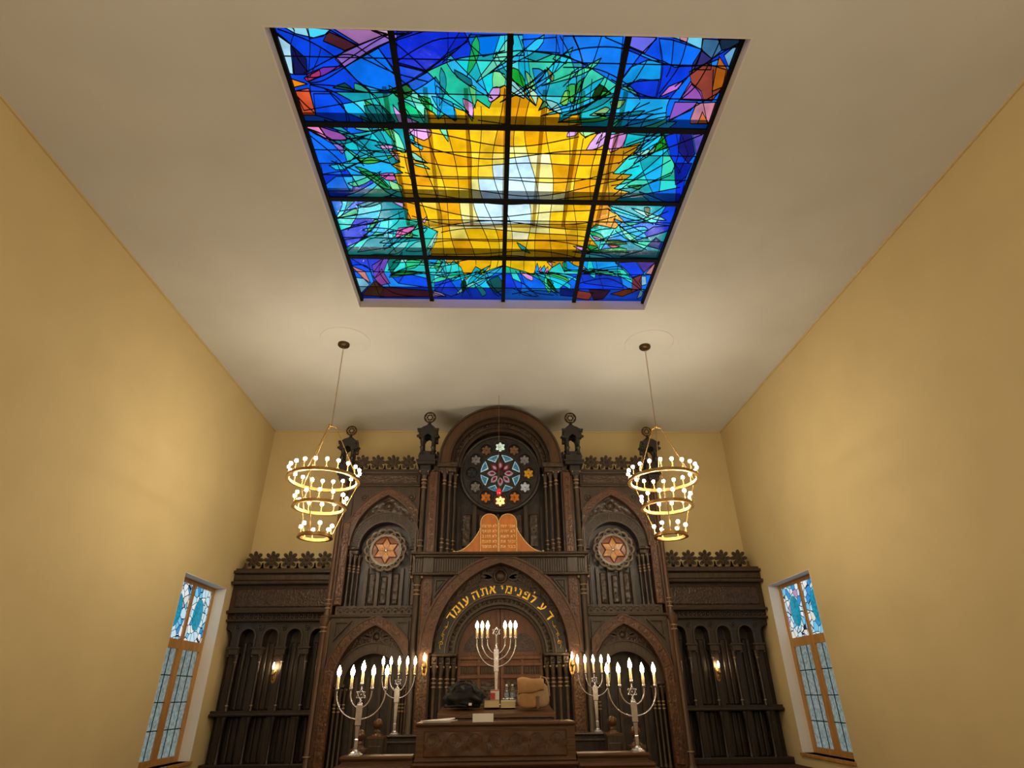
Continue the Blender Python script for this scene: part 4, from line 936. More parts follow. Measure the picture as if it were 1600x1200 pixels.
for k in range(12):
    a = PI/2+PI*k/6; cx, cz = rc[0]+.655*math.cos(a), rc[1]+.655*math.sin(a)
    mb = MB()
    for j in range(6): mb.ext(petal(cx, cz, PI/2+j*PI/3, .012, .118, .034), 12.755, 12.79)
    part('star_pane', mb, pm(order[k]), rose)
M['p_red'] = lit_pane('rose_red', (150,30,44), .55); M['p_pink'] = lit_pane('rose_pink', (214,176,176), .55); M['p_blue'] = lit_pane('rose_blue', (60,128,176), .7)
M['p_edge'] = lit_pane('rose_edge', (200,226,214), .8); M['p_green'] = lit_pane('rose_green', (96,150,70), .6)
mb = MB(); a = -PI/2; mb.ext(circ(rc[0], rc[1]-.655, .138, 20), 12.775, 12.79); part('red_pane', mb, 'p_red', rose)
for k in range(8):
    a = PI/2+k*PI/4
    mb = MB(); mb.ext(petal(rc[0], rc[1], a, .095, .30, .062), 12.75, 12.785); p = part('petal_pane', mb, 'p_red' if k in (0,1,7) else 'p_pink', rose)
    mb = MB(); mb.ext(petal(rc[0], rc[1], a, .13, .25, .03), 12.742, 12.75); part('inner_pane', mb, 'p_pink' if k in (0,1,7) else 'p_red', p)
    b = a+PI/8
    def wedge(r0, r1, h):
        L_ = [(rc[0]+r1*math.cos(b+h*(1-2*i/8)), rc[1]+r1*math.sin(b+h*(1-2*i/8))) for i in range(9)]
        tip = (rc[0]+r0*math.cos(b), rc[1]+r0*math.sin(b)); q1 = L_[-1]; q0 = L_[0]
        e1 = ((tip[0]+q1[0])/2*.985+rc[0]*.015, (tip[1]+q1[1])/2*.985+rc[1]*.015)
        return L_+[tip]
    mb = MB(); mb.ext(wedge(.295, .455, .33), 12.76, 12.785); p = part('wedge_pane', mb, 'p_edge', rose)
    mb = MB(); mb.ext(wedge(.322, .437, .27), 12.75, 12.76); part('inner_pane', mb, 'p_blue', p)
    mb = MB(); mb.ball((rc[0]+.385*math.cos(b), 12.75, rc[1]+.385*math.sin(b)), (.03,.01,.03), 8, 5); part('inner_pane', mb, 'p_green', p)
mb = MB(); mb.lathe((rc[0], 12.7, rc[1]), [(.05,0),(.08,.02),(.09,.08)], 16, 'y'); mb.ball((rc[0],12.69,rc[1]), .03); part('boss', mb, 'wood', rose)
# --- shelf, fluted frieze, lower stage
ZS = 2.28
inn = pointed(0, ZS, 1.33, 1.68, 24); out_ = pointed(0, ZS, 1.58, 1.87, 24)
def half_at(P, z):
    for a, b in zip(P, P[1:]):
        if a[0] <= 0 and a[1] <= z <= b[1]: return abs(a[0]+(b[0]-a[0])*(z-a[1])/max(1e-6, b[1]-a[1]))
    return 0.
mb = MB(); mb.box(-1.80, 1.80, 12.16, 12.7, 4.12, 4.17, .012); mb.box(-1.76, 1.76, 12.2, 12.7, 4.07, 4.12, .01)
hx = half_at(out_, 3.74)-.02
for s_ in (-1, 1): xx = sorted((s_*hx, s_*1.80)); mb.box(*xx, 12.18, 12.5, 3.715, 3.76, .01)
part('shelf', mb, 'wood', ark)
up = [p for p in inn if p[1] > 3.77]; h0 = half_at(inn, 3.765)
mb = MB(); mb.ext([(-1.74,3.76),(-h0,3.76)]+up+[(h0,3.76),(1.74,3.76),(1.74,4.07),(-1.74,4.07)], 12.3, 12.66)
for i in range(72):
    x = -1.72+3.44*i/71
    zb = 3.79
    if abs(x) < half_at(out_, 3.79):
        zb = next((z/100 for z in range(379, 406) if half_at(out_, z/100) <= abs(x)), 4.06)
    if zb < 4.02: mb.box(x-.011, x+.011, 12.275, 12.31, zb, 4.05)
for s_ in (-1, 1): mb.box(s_*1.49-.11, s_*1.49+.11, 12.25, 12.32, 3.76, 4.08, .01)
part('fluted_frieze', mb, 'grey', ark)
mb = MB(); mb.ext([(-1.62,ZS),(-1.33,ZS)]+inn[1:-1]+[(1.33,ZS),(1.62,ZS),(1.62,3.76),(.9,3.78),(.2,4.06),(-.2,4.06),(-.9,3.78),(-1.62,3.76)], 12.36, 12.6); part('arch_wall', mb, 'grey', ark)
mb = MB(); mb.band([(x, min(z, 4.065)) for x, z in out_], inn, 12.235, 12.4); cp_ = part('pointed_arch', mb, 'red', ark); carve_arch(cp_, 0, ZS, 1.455, 1.755, 12.235, .055, I, 11)
mb = MB(); mb.band([(x, min(z, 4.066)) for x, z in out_], [(x, min(z, 4.05)) for x, z in pointed(0, ZS, 1.545, 1.83, 24)], 12.21, 12.26); mb.band(pointed(0, ZS, 1.365, 1.715), pointed(0, ZS, 1.325, 1.675), 12.21, 12.4); part('arch_moulding', mb, 'rplain', ark)
for s_ in (-1, 1):   # sunk triangles in the spandrels
    tri = [(s_*1.34,3.66),(s_*1.34,3.30),(s_*1.06,3.66)]
    mb = MB(); t2 = [(s_*1.31,3.63),(s_*1.31,3.38),(s_*1.11,3.63)]; mb.ext(tri, 12.31, 12.37, holes=[t2]); mb.ext([(s_*1.285,3.605),(s_*1.285,3.46),(s_*1.17,3.605)], 12.33, 12.37); part('spandrel_panel', mb, 'wood', ark)
# tympanum
mb = MB(); mb.ext([(-1.33,ZS)]+inn[1:-1]+[(1.33,ZS)]+arc(0,ZS,1.28,0,180,30), 12.52, 12.7); mb.band(arc(0,ZS,1.30,180,0,40), arc(0,ZS,1.27,180,0,40), 12.44, 12.55); part('tympanum', mb, 'fine', ark)
mb = MB(); mb.lathe((0,12.47,3.74), [(.03,0),(.10,.01),(.10,.06)], 20, 'y')
mb.tube([(.13*math.cos(2*PI*i/24),12.49,3.74+.13*math.sin(2*PI*i/24)) for i in range(24)], .02, 6, True)
for s_ in (-1, 1):
    for k in range(3): mb.ext(petal(s_*.14, 3.70, PI/2-s_*(1.1+.3*k), .02, .34-.06*k, .045), 12.49, 12.53)
part('medallion', mb, 'grey', ark)
mb = MB(); mb.band(arc(0,ZS,1.275,180,0,44), arc(0,ZS,1.09,180,0,44), 12.47, 12.7); tb = part('text_band', mb, 'black', ark)
mb = MB(); mb.band(arc(0,ZS,1.096,180,0,44), arc(0,ZS,1.088,180,0,44), 12.46, 12.5); part('gilt_edge', mb, 'pale', tb)
angs = [34.7,45.0,56.1,63.6,70.8,75.6,81.9,88.5,97.8,106.3,115.4,125.7,132.0,138.3,146.2]
mb = MB()
for ch, a in zip('דעלפנימיאתהעומד', angs):
    ra = math.radians(a); r = 1.118
    put_glyph(mb, ch, r*math.cos(ra), 12.47, ZS+r*math.sin(ra), .272, ra-PI/2)
for s_ in (-1, 1):   # gilded scrolls at the ends of the band
    for (r0, a0, sz, tw) in ((1.18, 9, .045, 1), (1.19, 16, .035, -1), (1.18, 23.5, .028, 1)):
        a = math.radians(a0); cx, cz = s_*r0*math.cos(a), ZS+r0*math.sin(a)
        mb.tube([(cx+s_*tw*(sz*(1-t/14))*math.cos(t*.62), 12.462, cz+(sz*(1-t/14))*math.sin(t*.62)) for t in range(13)], .006, 5)
    mb.tube([(s_*(1.185+.02*math.sin(t*1.1))*math.cos(math.radians(4+t*2.1)), 12.463, ZS+(1.185+.02*math.sin(t*1.1))*math.sin(math.radians(4+t*2.1))) for t in range(13)], .006, 5)
part('gilt_lettering', mb, 'gold', tb, 'gilded Hebrew letters along the arch')
for i, (ro, ri, y, mt) in enumerate(((1.09,1.03,12.52,'wood'),(1.03,.95,12.60,'carve'),(.95,.91,12.58,'wood'),(.91,.86,12.72,'grey'))):
    mb = MB(); mb.band(arc(0,ZS,ro,180,0,40), arc(0,ZS,ri,180,0,40), y, 12.95)
    if mt == 'carve':
        for k in range(1, 34): a = PI*k/34; mb.ball((.99*math.cos(a), 12.6, ZS+.99*math.sin(a)), (.03,.03,.03), 6, 4)
    part('arch_moulding', mb, mt, ark)
# jambs
for s_ in (-1, 1):
    mb = MB(); xx = sorted((s_*1.36, s_*1.62)); mb.box(*xx, 12.40, 13.0, .3, ZS+.05); part('pier', mb, 'wood', ark)
    mb = MB(); xx = sorted((s_*1.38, s_*1.60)); mb.box(*xx, 12.32, 12.41, .4, 3.74, .015); cp_ = part('carved_pilaster', mb, 'red', ark); carve_column(cp_, s_*1.49, 12.32, .5, 3.66, .06, I, .19)
    colonnette(ark, s_*1.70, 12.36, .34, 3.72, .06, I, 'grey', (3.36,3.44,3.54,.6,.7))
    mb = MB(); xx = sorted((s_*.86, s_*1.37)); mb.box(*xx, 12.42, 12.98, ZS-.05, ZS, .01)
    for i, x in enumerate((1.28,1.16,1.04,.93)): mb.box(s_*x-.055, s_*x+.055, 12.40+.1*i, 12.98, ZS-.2, ZS-.05, .012); mb.ball((s_*x,12.39+.1*i,ZS-.125),(.028,.02,.03),6,4)
    part('capital_block', mb, 'carve', ark)
    for i, x in enumerate((1.28,1.16,1.04,.93)): colonnette(ark, s_*x, 12.48+.09*i, .34, ZS-.2, .036, I, 'grey', (1.70,1.77,1.84))
# doors
for s_, nm in ((-1, 'a'), (1, 'b')):
    xa, xb = (-.86, -.006) if s_ < 0 else (.006, .86)
    mb = MB()
    arch = [(x, z) for x, z in arc(0, ZS, .86, 180, 0, 40) if (x < -.006 if s_ < 0 else x > .006)]
    pl = ([(xa,.34)]+arch+[(xb, ZS+.86),(xb,.34)]) if s_ < 0 else ([(xa,.34),(xa,ZS+.86)]+arch+[(xb,.34)])
    mb.ext(pl, 12.86, 12.92); d = part('door', mb, 'doorw', ark)
    fr = MB()
    for x0, x1 in ((xa,xa+.07),(xb-.07,xb),((xa+xb)/2-.03,(xa+xb)/2+.03)): fr.box(x0, x1, 12.82, 12.87, .34, 2.3, .01)
    for z in (.4, 1.30, 1.88, 2.10, 2.22): fr.box(xa, xb, 12.815, 12.87, z-.04, z+.04, .01)
    fr.box(xb-.06 if s_ < 0 else xa, xb if s_ < 0 else xa+.06, 12.82, 12.87, 2.3, 3.08); part('rail', fr, 'doorw', d)
    sp = MB()
    for i in range(15): x = xa+.08+(xb-xa-.16)*i/14; sp.lathe((x,12.84,1.925), [(.009,0),(.016,.03),(.009,.06),(.016,.1),(.009,.135)], 6)
    part('spindle', sp, 'wood', d)
    cp = MB()
    for x0, x1 in ((xa+.09,(xa+xb)/2-.05),((xa+xb)/2+.05,xb-.09)):
        for z0, z1 in ((.46,1.24),(1.36,1.82)):
            cp.box(x0, x1, 12.84, 12.87, z0, z1, .015)
            for j in range(3): cp.tube([(x0+(x1-x0)*t/8, 12.836, z1-.06-.07*j-.05*math.sin(PI*t/8)) for t in range(9)], .008, 5)
    part('carved_panel', cp, 'carve', d)
    tp = MB(); cx = s_*.46; tp.ext(pointed(cx, 2.34, .27, .34), 12.84, 12.87); part('carved_panel', tp, 'fine', d)

# tablets of the law, standing on the shelf
tl = empty('commandment_tablets', (-.04, 12.28, 4.17), 'golden oak twin tablets with five rows of Hebrew text each, standing on ark shelf', 'tablets')
for cx in (-.235, .155):
    mb = MB(); w = .192; mb.ext([(cx-w,4.17),(cx+w,4.17)]+arc(cx,4.80,w,0,180,20), 12.28, 12.34)
    t_ = part('tablet', mb, 'tablet', tl)
    e = MB(); e.band([(cx-w,4.17)]+arc(cx,4.80,w,180,0,20)+[(cx+w,4.17)], [(cx-w+.012,4.17)]+arc(cx,4.80,w-.012,180,0,20)+[(cx+w-.012,4.17)], 12.268, 12.29); part('gilt_edge', e, 'paleg', t_)
    rows = ('לא תרצח','לא תנאף','לא תגנב','לא תענה','לא תחמד') if cx < 0 else ('אנכי יהוה','לא יהיה','לא תשא','זכור את','כבד את')
    g = MB(); sz = .088
    for i, row in enumerate(rows):
        ws = [glyph(c)[2]*sz+.010 if c != ' ' else .022 for c in row]; tot = sum(ws)
        k = .325/tot; x = cx+.162 if cx < 0 else cx+.162
        k = min(k, 1.25)
        for c, w_ in zip(row, ws):
            x -= w_*k/2
            if c != ' ': put_glyph(g, c, x, 12.28, 4.70-i*.108, sz)
            x -= w_*k/2
    part('gilt_lettering', g, 'paleg', t_)
for s_ in (-1, 1):
    cx = -.04; x0 = cx+s_*.39; x1 = cx+s_*.93
    P = [(x0,4.17),(x0,4.66)]+[(x0+(x1-x0)*t, 4.19+.47*(1-t)**2.1) for t in [i/12 for i in range(1, 13)]]+[(x1,4.17)]
    mb = MB(); mb.ext(P, 12.29, 12.335); w_ = part('wing_bracket', mb, 'tablet', tl)
    e = MB(); e.tube([(x, 12.29, z) for x, z in P[1:-1]], .011, 6); e.ball((x1,12.29,4.2), .022, 8, 5); e.ball((x0,12.29,4.67), .02, 8, 5); part('bead', e, 'paleg', w_)

# eternal light: hangs on a thin chain in front of the rose window
el = empty('eternal_light', (-.04, 11.9, 5.37), 'small red glass eternal lamp hanging before the rose window', 'lamp')
mb = MB(); mb.ball((-.04, 11.9, 5.35), (.052,.052,.085), 14, 10); part('red_globe', mb, 'redlamp', el, 'glowing red glass globe')
mb = MB(); mb.lathe((-.04,11.9,5.41), [(.05,0),(.035,.03),(.012,.05)], 12); mb.lathe((-.04,11.9,5.22), [(.006,0),(.03,.04),(.05,.07)], 12)
mb.tube([(-.04,11.9,5.46),(-.04,11.9,HC)], .004, 5); part('hanger', mb, 'brass', el)

# ================================================================== SIDE BAYS
def side_bay(sg, label):
    X0 = 2.49
    fn = (lambda p: (sg*p[0], p[1], p[2]))
    root = empty('ark_side_bay', (sg*X0, 12.8, .3), label, 'ark side bay', 'carved side bays flanking the central ark')
    K = lambda *a: None
    def pt(name, mb, m, parent=root, label=None): return part(name, mb, m, parent, label)
    mb = MB(fn); mb.box(1.80, 3.44, 13.12, 13.9, .3, 6.0); pt('carcass', mb, 'wood')
    # top: cresting and frieze
    cresting('cresting', root, 1.86, 3.36, .35, 2.12, 12.66, 6.08, .178, fn)
    mb = MB(fn); mb.box(1.80, 3.44, 12.6, 13.4, 6.02, 6.08, .012); mb.box(1.82, 3.4, 12.66, 13.2, 5.78, 6.02); mb.box(1.80, 3.42, 12.62, 12.8, 5.72, 5.77, .012); pt('cornice', mb, 'wood')
    mb = MB(fn); mb.box(1.88, 3.3, 12.64, 12.67, 5.81, 5.99, .008); pt('frieze_panel', mb, 'fine')
    # upper stage
    zs = 4.39; inn = pointed(X0, zs, .74, 1.13); out_ = pointed(X0, zs, .93, 1.30)
    mb = MB(fn); mb.ext([(1.80,zs),(X0-.74,zs)]+inn[1:-1]+[(X0+.74,zs),(3.40,zs),(3.40,5.75),(1.80,5.75)], 12.7, 13.12); pt('arch_wall', mb, 'grey')
    mb = MB(fn); cl = [(min(max(x,1.81),3.42), z) for x, z in out_]; mb.band(cl, inn, 12.63, 12.72); cp_ = pt('pointed_arch', mb, 'red'); carve_arch(cp_, X0, zs, .80, 1.215, 12.63, .04, fn, 8)
    mb = MB(fn); mb.band(cl, [(min(max(x,1.82),3.40),z) for x, z in pointed(X0,zs,.905,1.275)], 12.61, 12.65); mb.band(pointed(X0,zs,.76,1.15), pointed(X0,zs,.73,1.12), 12.60, 12.72); pt('arch_moulding', mb, 'rplain')
    for c in (1.98, 3.02):
        mb = MB(fn); mb.tube([(c+.07*math.cos(2*PI*i/14),12.69,5.48+.07*math.sin(2*PI*i/14)) for i in range(14)], .014, 5, True); mb.ball((c,12.69,5.48),(.035,.02,.035),8,5); pt('rosette', mb, 'grey')
    mb = MB(fn); mb.ext([(X0-.74,zs)]+inn[1:-1]+[(X0+.74,zs)]+arc(X0,zs,.74,0,180,24), 12.8, 12.95); pt('tympanum', mb, 'carve')
    mb = MB(fn); mb.lathe((X0,12.77,5.32), [(.02,0),(.075,.01),(.085,.04)], 16, 'y'); mb.tube([(X0+.1*math.cos(2*PI*i/18),12.78,5.32+.1*math.sin(2*PI*i/18)) for i in range(18)], .012, 5, True); pt('medallion', mb, 'grey')
    mb = MB(fn); mb.band(arc(X0,zs,.76,180,0,30), arc(X0,zs,.56,180,0,30), 12.76, 13.1)
    for i in range(1, 60):
        a = PI*i/60; mb.tube([(X0+.59*math.cos(a),12.757,zs+.59*math.sin(a)),(X0+.72*math.cos(a),12.757,zs+.72*math.sin(a))], .006, 4)
    pt('round_arch', mb, 'grey')
    mb = MB(fn); mb.band(arc(X0,zs,.77,180,0,30), arc(X0,zs,.74,180,0,30), 12.73, 12.8); mb.band(arc(X0,zs,.575,180,0,30), arc(X0,zs,.545,180,0,30), 12.73, 12.8); pt('arch_moulding', mb, 'wood')
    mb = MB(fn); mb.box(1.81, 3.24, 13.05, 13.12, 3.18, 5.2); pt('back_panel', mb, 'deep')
    for d in (-1, 1):
        mb = MB(fn); xx = sorted((X0+d*.54, X0+d*.78)); mb.box(*xx, 12.72, 13.1, zs-.05, zs+.01, .01); mb.box(xx[0]+.02, xx[1]-.02, 12.76, 13.1, zs-.14, zs-.05, .01); pt('capital_block', mb, 'carve')
        for i, x in enumerate((.72,.64,.56)): colonnette(root, X0+d*x, 12.8+.07*i, 3.2, zs-.13, .026, fn, 'grey', (4.02,3.96,3.90))
    mb = MB(fn); mb.box(3.28, 3.42, 12.66, 13.12, 3.2, 5.75); pt('pier', mb, 'wood')
    mb = MB(fn); mb.box(3.25, 3.40, 12.60, 12.67, 3.2, 4.9, .012); cp_ = pt('carved_pilaster', mb, 'red'); carve_column(cp_, 3.325, 12.6, 3.28, 4.84, .045, fn, .15)
    mb = MB(fn); mb.box(1.80, 1.85, 12.64, 12.72, 3.2, 5.7); pt('carved_pilaster', mb, 'rplain')
    # star roundel
    cz = 4.36
    mb = MB(fn); mb.ext(circ(X0, cz, .30, 32), 12.93, 12.97); rd = pt('star_roundel', mb, 'star_glass', root, 'amber glass disc with a six-pointed star')
    mb = MB(fn); mb.ext(star_outline(X0, cz, .275), 12.92, 12.935); part('star_pane', mb, 'amber2', rd)
    mb = MB(fn); so = star_outline(X0, cz, .285)
    mb.tube([(x, 12.915, z) for x, z in so], .019, 5, True)
    for k in range(6): a = PI/2+k*PI/3+PI/6; mb.tube([(X0,12.925,cz),(X0+.165*math.cos(a),12.925,cz+.165*math.sin(a))], .009, 4)
    part('star_came', mb, 'crimson', rd)
    mb = MB(fn)
    mb.ball((X0,12.91,cz), (.035,.02,.035), 10, 6); part('stud', mb, 'silver', rd)
    mb = MB(fn)
    for k in range(14):
        a0 = 2*PI*k/14
        P = []
        for i in range(9):
            t = i/8; a = a0+t*.85; r = .33+.115*math.sin(PI*t)
            P.append((X0+r*math.cos(a), 12.86+.05*math.cos(2*PI*t)*.5, cz+r*math.sin(a)))
        mb.tube(P, [.012+.019*math.sin(PI*i/8) for i in range(9)], 6)
    mb.band(arc(X0,cz,.345,180,-180,40), arc(X0,cz,.295,180,-180,40), 12.87, 13.0)
    mb.ext(circ(X0,cz,.40,32), 12.97, 13.05)
    part('leaf_wreath', mb, 'wreath', rd, 'twisted carved leaf ring')
    mb = MB(fn)
    for x in (-.38,-.13,.13,.38): mb.box(X0+x-.035, X0+x+.035, 12.95, 13.07, 3.2, 4.0)
    pt('muntin', mb, 'wood')
    mb = MB(fn)
    for x in (-.255, 0, .255): mb.box(X0+x-.075, X0+x+.075, 13.0, 13.06, 3.26, 3.9 if x else 3.84, .02)
    pt('carved_panel', mb, 'carve')
    # scalloped band
    mb = MB(fn); mb.box(1.80, 3.36, 12.66, 13.1, 3.02, 3.19); mb.box(1.80, 3.44, 12.58, 13.0, 2.965, 3.015, .01)
    part('band', mb, 'wood', root)
    sc = MB(fn)
    for i in range(11):
        x = 1.87+i*.138
        sc.tube([(x+.066*math.cos(PI*t/8), 12.655, 3.09+.066*math.sin(PI*t/8)) for t in range(9)], .014, 5); sc.ball((x,12.655,3.085),(.028,.02,.028),7,4)
    pt('scallop', sc, 'grey')
    # lower stage
    zl = 1.76; inn = pointed(X0, zl, .72, 1.06); out_ = pointed(X0, zl, .93, 1.24)
    mb = MB(fn); mb.ext([(1.80,zl-.2),(X0-.72,zl-.2),(X0-.72,zl)]+inn[1:-1]+[(X0+.72,zl),(X0+.72,zl-.2),(3.42,zl-.2),(3.42,2.97),(1.80,2.97)], 12.62, 13.1); pt('arch_wall', mb, 'grey')
    mb = MB(fn); cl = [(min(max(x,1.81),3.42), z) for x, z in out_]; mb.band([(cl[0][0],.34)]+cl+[(cl[-1][0],.34)], [(X0-.72,.34)]+inn+[(X0+.72,.34)], 12.53, 12.65); cp_ = pt('pointed_arch', mb, 'red'); carve_arch(cp_, X0, zl, .80, 1.15, 12.53, .04, fn, 8)
    mb = MB(fn); mb.band(pointed(X0,zl,.745,1.085), pointed(X0,zl,.712,1.05), 12.50, 12.65); mb.band(cl, [(min(max(x,1.82),3.40),z) for x, z in pointed(X0,zl,.905,1.215)], 12.51, 12.55); pt('arch_moulding', mb, 'rplain')
    for d, xs in ((-1,(1.84,2.12)),(1,(3.32,2.98))):
        tri = [(xs[0],2.9),(xs[0],2.52),(xs[1]+ (.0),2.9)]
        c_ = (sum(p[0] for p in tri)/3, sum(p[1] for p in tri)/3); t2 = [(c_[0]+(p[0]-c_[0])*.72, c_[1]+(p[1]-c_[1])*.72) for p in tri]
        mb = MB(fn); mb.ext(tri, 12.57, 12.63, holes=[t2]); pt('spandrel_panel', mb, 'wood')
    mb = MB(fn); mb.ext([(X0-.72,zl)]+inn[1:-1]+[(X0+.72,zl)]+arc(X0,zl,.72,0,180,24), 12.74, 12.9); pt('tympanum', mb, 'fine')
    mb = MB(fn); mb.lathe((X0,12.71,2.62), [(.02,0),(.065,.01),(.075,.04)], 16, 'y')
    for d in (-1,1):
        for k in range(2): mb.ext(petal(X0+d*.08, 2.6, PI/2-d*(1.2+.35*k), .02, .26, .035), 12.72, 12.76)
    pt('medallion', mb, 'grey')
    mb = MB(fn); mb.band(arc(X0,zl,.75,180,0,30), arc(X0,zl,.56,180,0,30), 12.7, 13.1); pt('round_arch', mb, 'grey')
    mb = MB(fn); mb.band(arc(X0,zl,.76,180,0,30), arc(X0,zl,.735,180,0,30), 12.67, 12.8); mb.band(arc(X0,zl,.58,180,0,30), arc(X0,zl,.545,180,0,30), 12.67, 12.8); pt('arch_moulding', mb, 'wood')
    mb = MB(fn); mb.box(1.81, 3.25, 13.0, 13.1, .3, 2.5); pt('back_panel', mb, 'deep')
    mb = MB(fn)
    for x in (-.35,-.12,.12,.35): mb.box(X0+x-.03, X0+x+.03, 12.94, 13.02, .34, 1.9)
    pt('muntin', mb, 'wood')
    for d in (-1, 1):
        mb = MB(fn); xx = sorted((X0+d*.52, X0+d*.735)); mb.box(*xx, 12.66, 13.05, zl-.05, zl+.01, .01); pt('capital_block', mb, 'carve')
        for i, x in enumerate((.68,.61,.54)): colonnette(root, X0+d*x, 12.74+.07*i, .34, zl-.05, .026, fn, 'grey', (1.42,1.36,1.30))
    # outer edge: slim column, ledge ring, pier
    mb = MB(fn); mb.box(3.42, 3.52, 12.62, 13.9, .3, 5.98); mb.box(3.40, 3.5, 12.56, 12.64, .34, 2.9, .01); pt('pier', mb, 'rplain')
    colonnette(root, 3.50, 12.60, 2.98, 5.9, .05, fn, 'rplain', (5.6,5.7,3.14,3.22,3.3), name='corner_column')
    colonnette(root, 3.52, 12.56, .34, 2.95, .055, fn, 'rplain', (2.86,2.78,2.70,.6), False, name='corner_column')
    mb = MB(fn); mb.lathe((3.51,12.58,2.93), [(.06,0),(.11,.02),(.12,.05),(.07,.07)], 14); pt('ring', mb, 'grey')
    mb = MB(fn); mb.box(3.38, 3.62, 12.5, 12.76, 5.84, 5.98, .012); pt('capital_block', mb, 'black')
    cpl = MB(fn); cpl.box(3.22, 3.385, 12.49, 12.535, .4, 2.0, .01); cp_ = pt('carved_pilaster', cpl, 'red'); carve_column(cp_, 3.3, 12.49, .5, 1.95, .045, fn, .16)
    finial(root, 3.50, 12.64, 5.98, 1.22, fn)
    return root
side_bay(-1, 'carved oak side bay left of the central ark, amber star roundel in its upper arch')
side_bay(1, 'carved oak side bay right of the central ark, amber star roundel in its upper arch')

# ================================================================== LOW WALL PANELLING
def wing(sg, label):
    XW = 5.86 if sg > 0 else 5.82
    fn = (lambda p: (sg*p[0], p[1], p[2]))
    root = empty('arcaded_wall_panelling', (sg*4.7, 13.6, .3), label, 'wall panelling', 'arcaded panelling beside the ark')
    def pt(name, mb, m, parent=root, label=None): return part(name, mb, m, parent, label)
    x0 = 3.52
    mb = MB(fn); mb.box(x0, XW, 13.8, 13.98, .3, 3.9); pt('back_panel', mb, 'wing')
    cresting('cresting', root, x0, XW-.02, .382, 3.92, 13.34, 4.02, .19, fn)
    mb = MB(fn); mb.box(x0, XW, 13.26, 13.98, 3.96, 4.02, .012); mb.box(x0, XW, 13.33, 13.98, 3.80, 3.96, .02); mb.box(x0, XW, 13.24, 13.98, 3.73, 3.79, .015); pt('cornice', mb, 'grey')
    mb = MB(fn); mb.box(x0, XW, 13.42, 13.98, 3.2, 3.73); pt('frieze', mb, 'wood')
    mb = MB(fn); mb.box(x0+.08, XW-.1, 13.395, 13.43, 3.27, 3.66, .015); pt('frieze_panel', mb, 'fine')
    mb = MB(fn); mb.box(x0, XW, 13.30, 13.98, 3.15, 3.2, .012); mb.box(x0, XW, 13.46, 13.98, 3.03, 3.15); mb.box(x0, XW, 13.38, 13.98, 2.99, 3.03, .01)
    for i in range(24): x = x0+.08+i*.096; mb.ball((x,13.46,3.09),(.036,.025,.045),6,4)
    pt('carved_band', mb, 'wood')
    cs = [c for c in (3.87,4.36,4.85,5.34,5.83)]
    # arcade
    P = [(x0,2.38)]
    for c in cs:
        if c+.15 < XW: P += [(c-.15,2.38)]+arc(c,2.70,.15,180,0,12)+[(c+.15,2.38)]
        else: P += [(c-.15,2.38)]+[q for q in arc(c,2.70,.15,180,0,12) if q[0] < XW-.01]
    P += [(XW,2.86 if cs[-1]+.15 > XW else 2.38),(XW,3.0),(x0,3.0)]
    mb = MB(fn); mb.ext(P, 13.5, 13.8); ac = pt('arcade', mb, 'wing')
    mb = MB(fn)
    for c in cs:
        if c+.19 > XW: continue
        mb.band([(c-.185,2.5)]+arc(c,2.70,.185,180,0,14)+[(c+.185,2.5)], [(c-.15,2.5)]+arc(c,2.70,.15,180,0,14)+[(c+.15,2.5)], 13.47, 13.52)
    part('arch_moulding', mb, 'grey', ac)
    mb = MB(fn)
    for c in cs[:-1]:
        x = c+.245; mb.tube([(x+.05*math.cos(2*PI*i/12),13.49,2.88+.05*math.sin(2*PI*i/12)) for i in range(12)], .014, 5, True); mb.ball((x,13.48,2.88),.025,7,4)
    part('rosette', mb, 'grey', ac)
    for c in cs[:-1]:
        x = c+.245
        mb = MB(fn); mb.box(x-.13, x+.13, 13.44, 13.6, 2.46, 2.5, .008); mb.box(x-.1, x+.1, 13.47, 13.6, 2.36, 2.46)
        mb.ball((x-.08,13.46,2.33),.022,7,5); mb.ball((x+.08,13.46,2.33),.022,7,5); part('capital_block', mb, 'grey', ac)
        colonnette(root, x-.06, 13.56, 1.32, 2.36, .028, fn, 'wing', (2.22,1.42), False)
        mb = MB(fn); mb.box(x-.03, x+.10, 13.6, 13.8, .34, 2.4); pt('stile', mb, 'wing')
        colonnette(root, x-.06, 13.56, .42, 1.22, .028, fn, 'wing', (1.16,), False)
    mb = MB(fn); mb.box(x0, XW, 13.48, 13.9, 1.23, 1.28, .01); mb.box(x0, XW, 13.54, 13.9, 1.28, 1.33); mb.box(x0, XW, 13.50, 13.9, .3, .42, .01); pt('rail', mb, 'wing')
    mb = MB(fn); x = x0+.03
    while x < XW-.1: mb.box(x, x+.10, 13.76, 13.81, 1.34, 2.6, .012); mb.box(x, x+.10, 13.76, 13.81, .42, 1.22, .012); x += .118
    pt('planking', mb, 'wing')
wing(-1, 'dark low arcaded oak panelling by the left wall with open flower cresting')
wing(1, 'dark low arcaded oak panelling by the right window with open flower cresting')

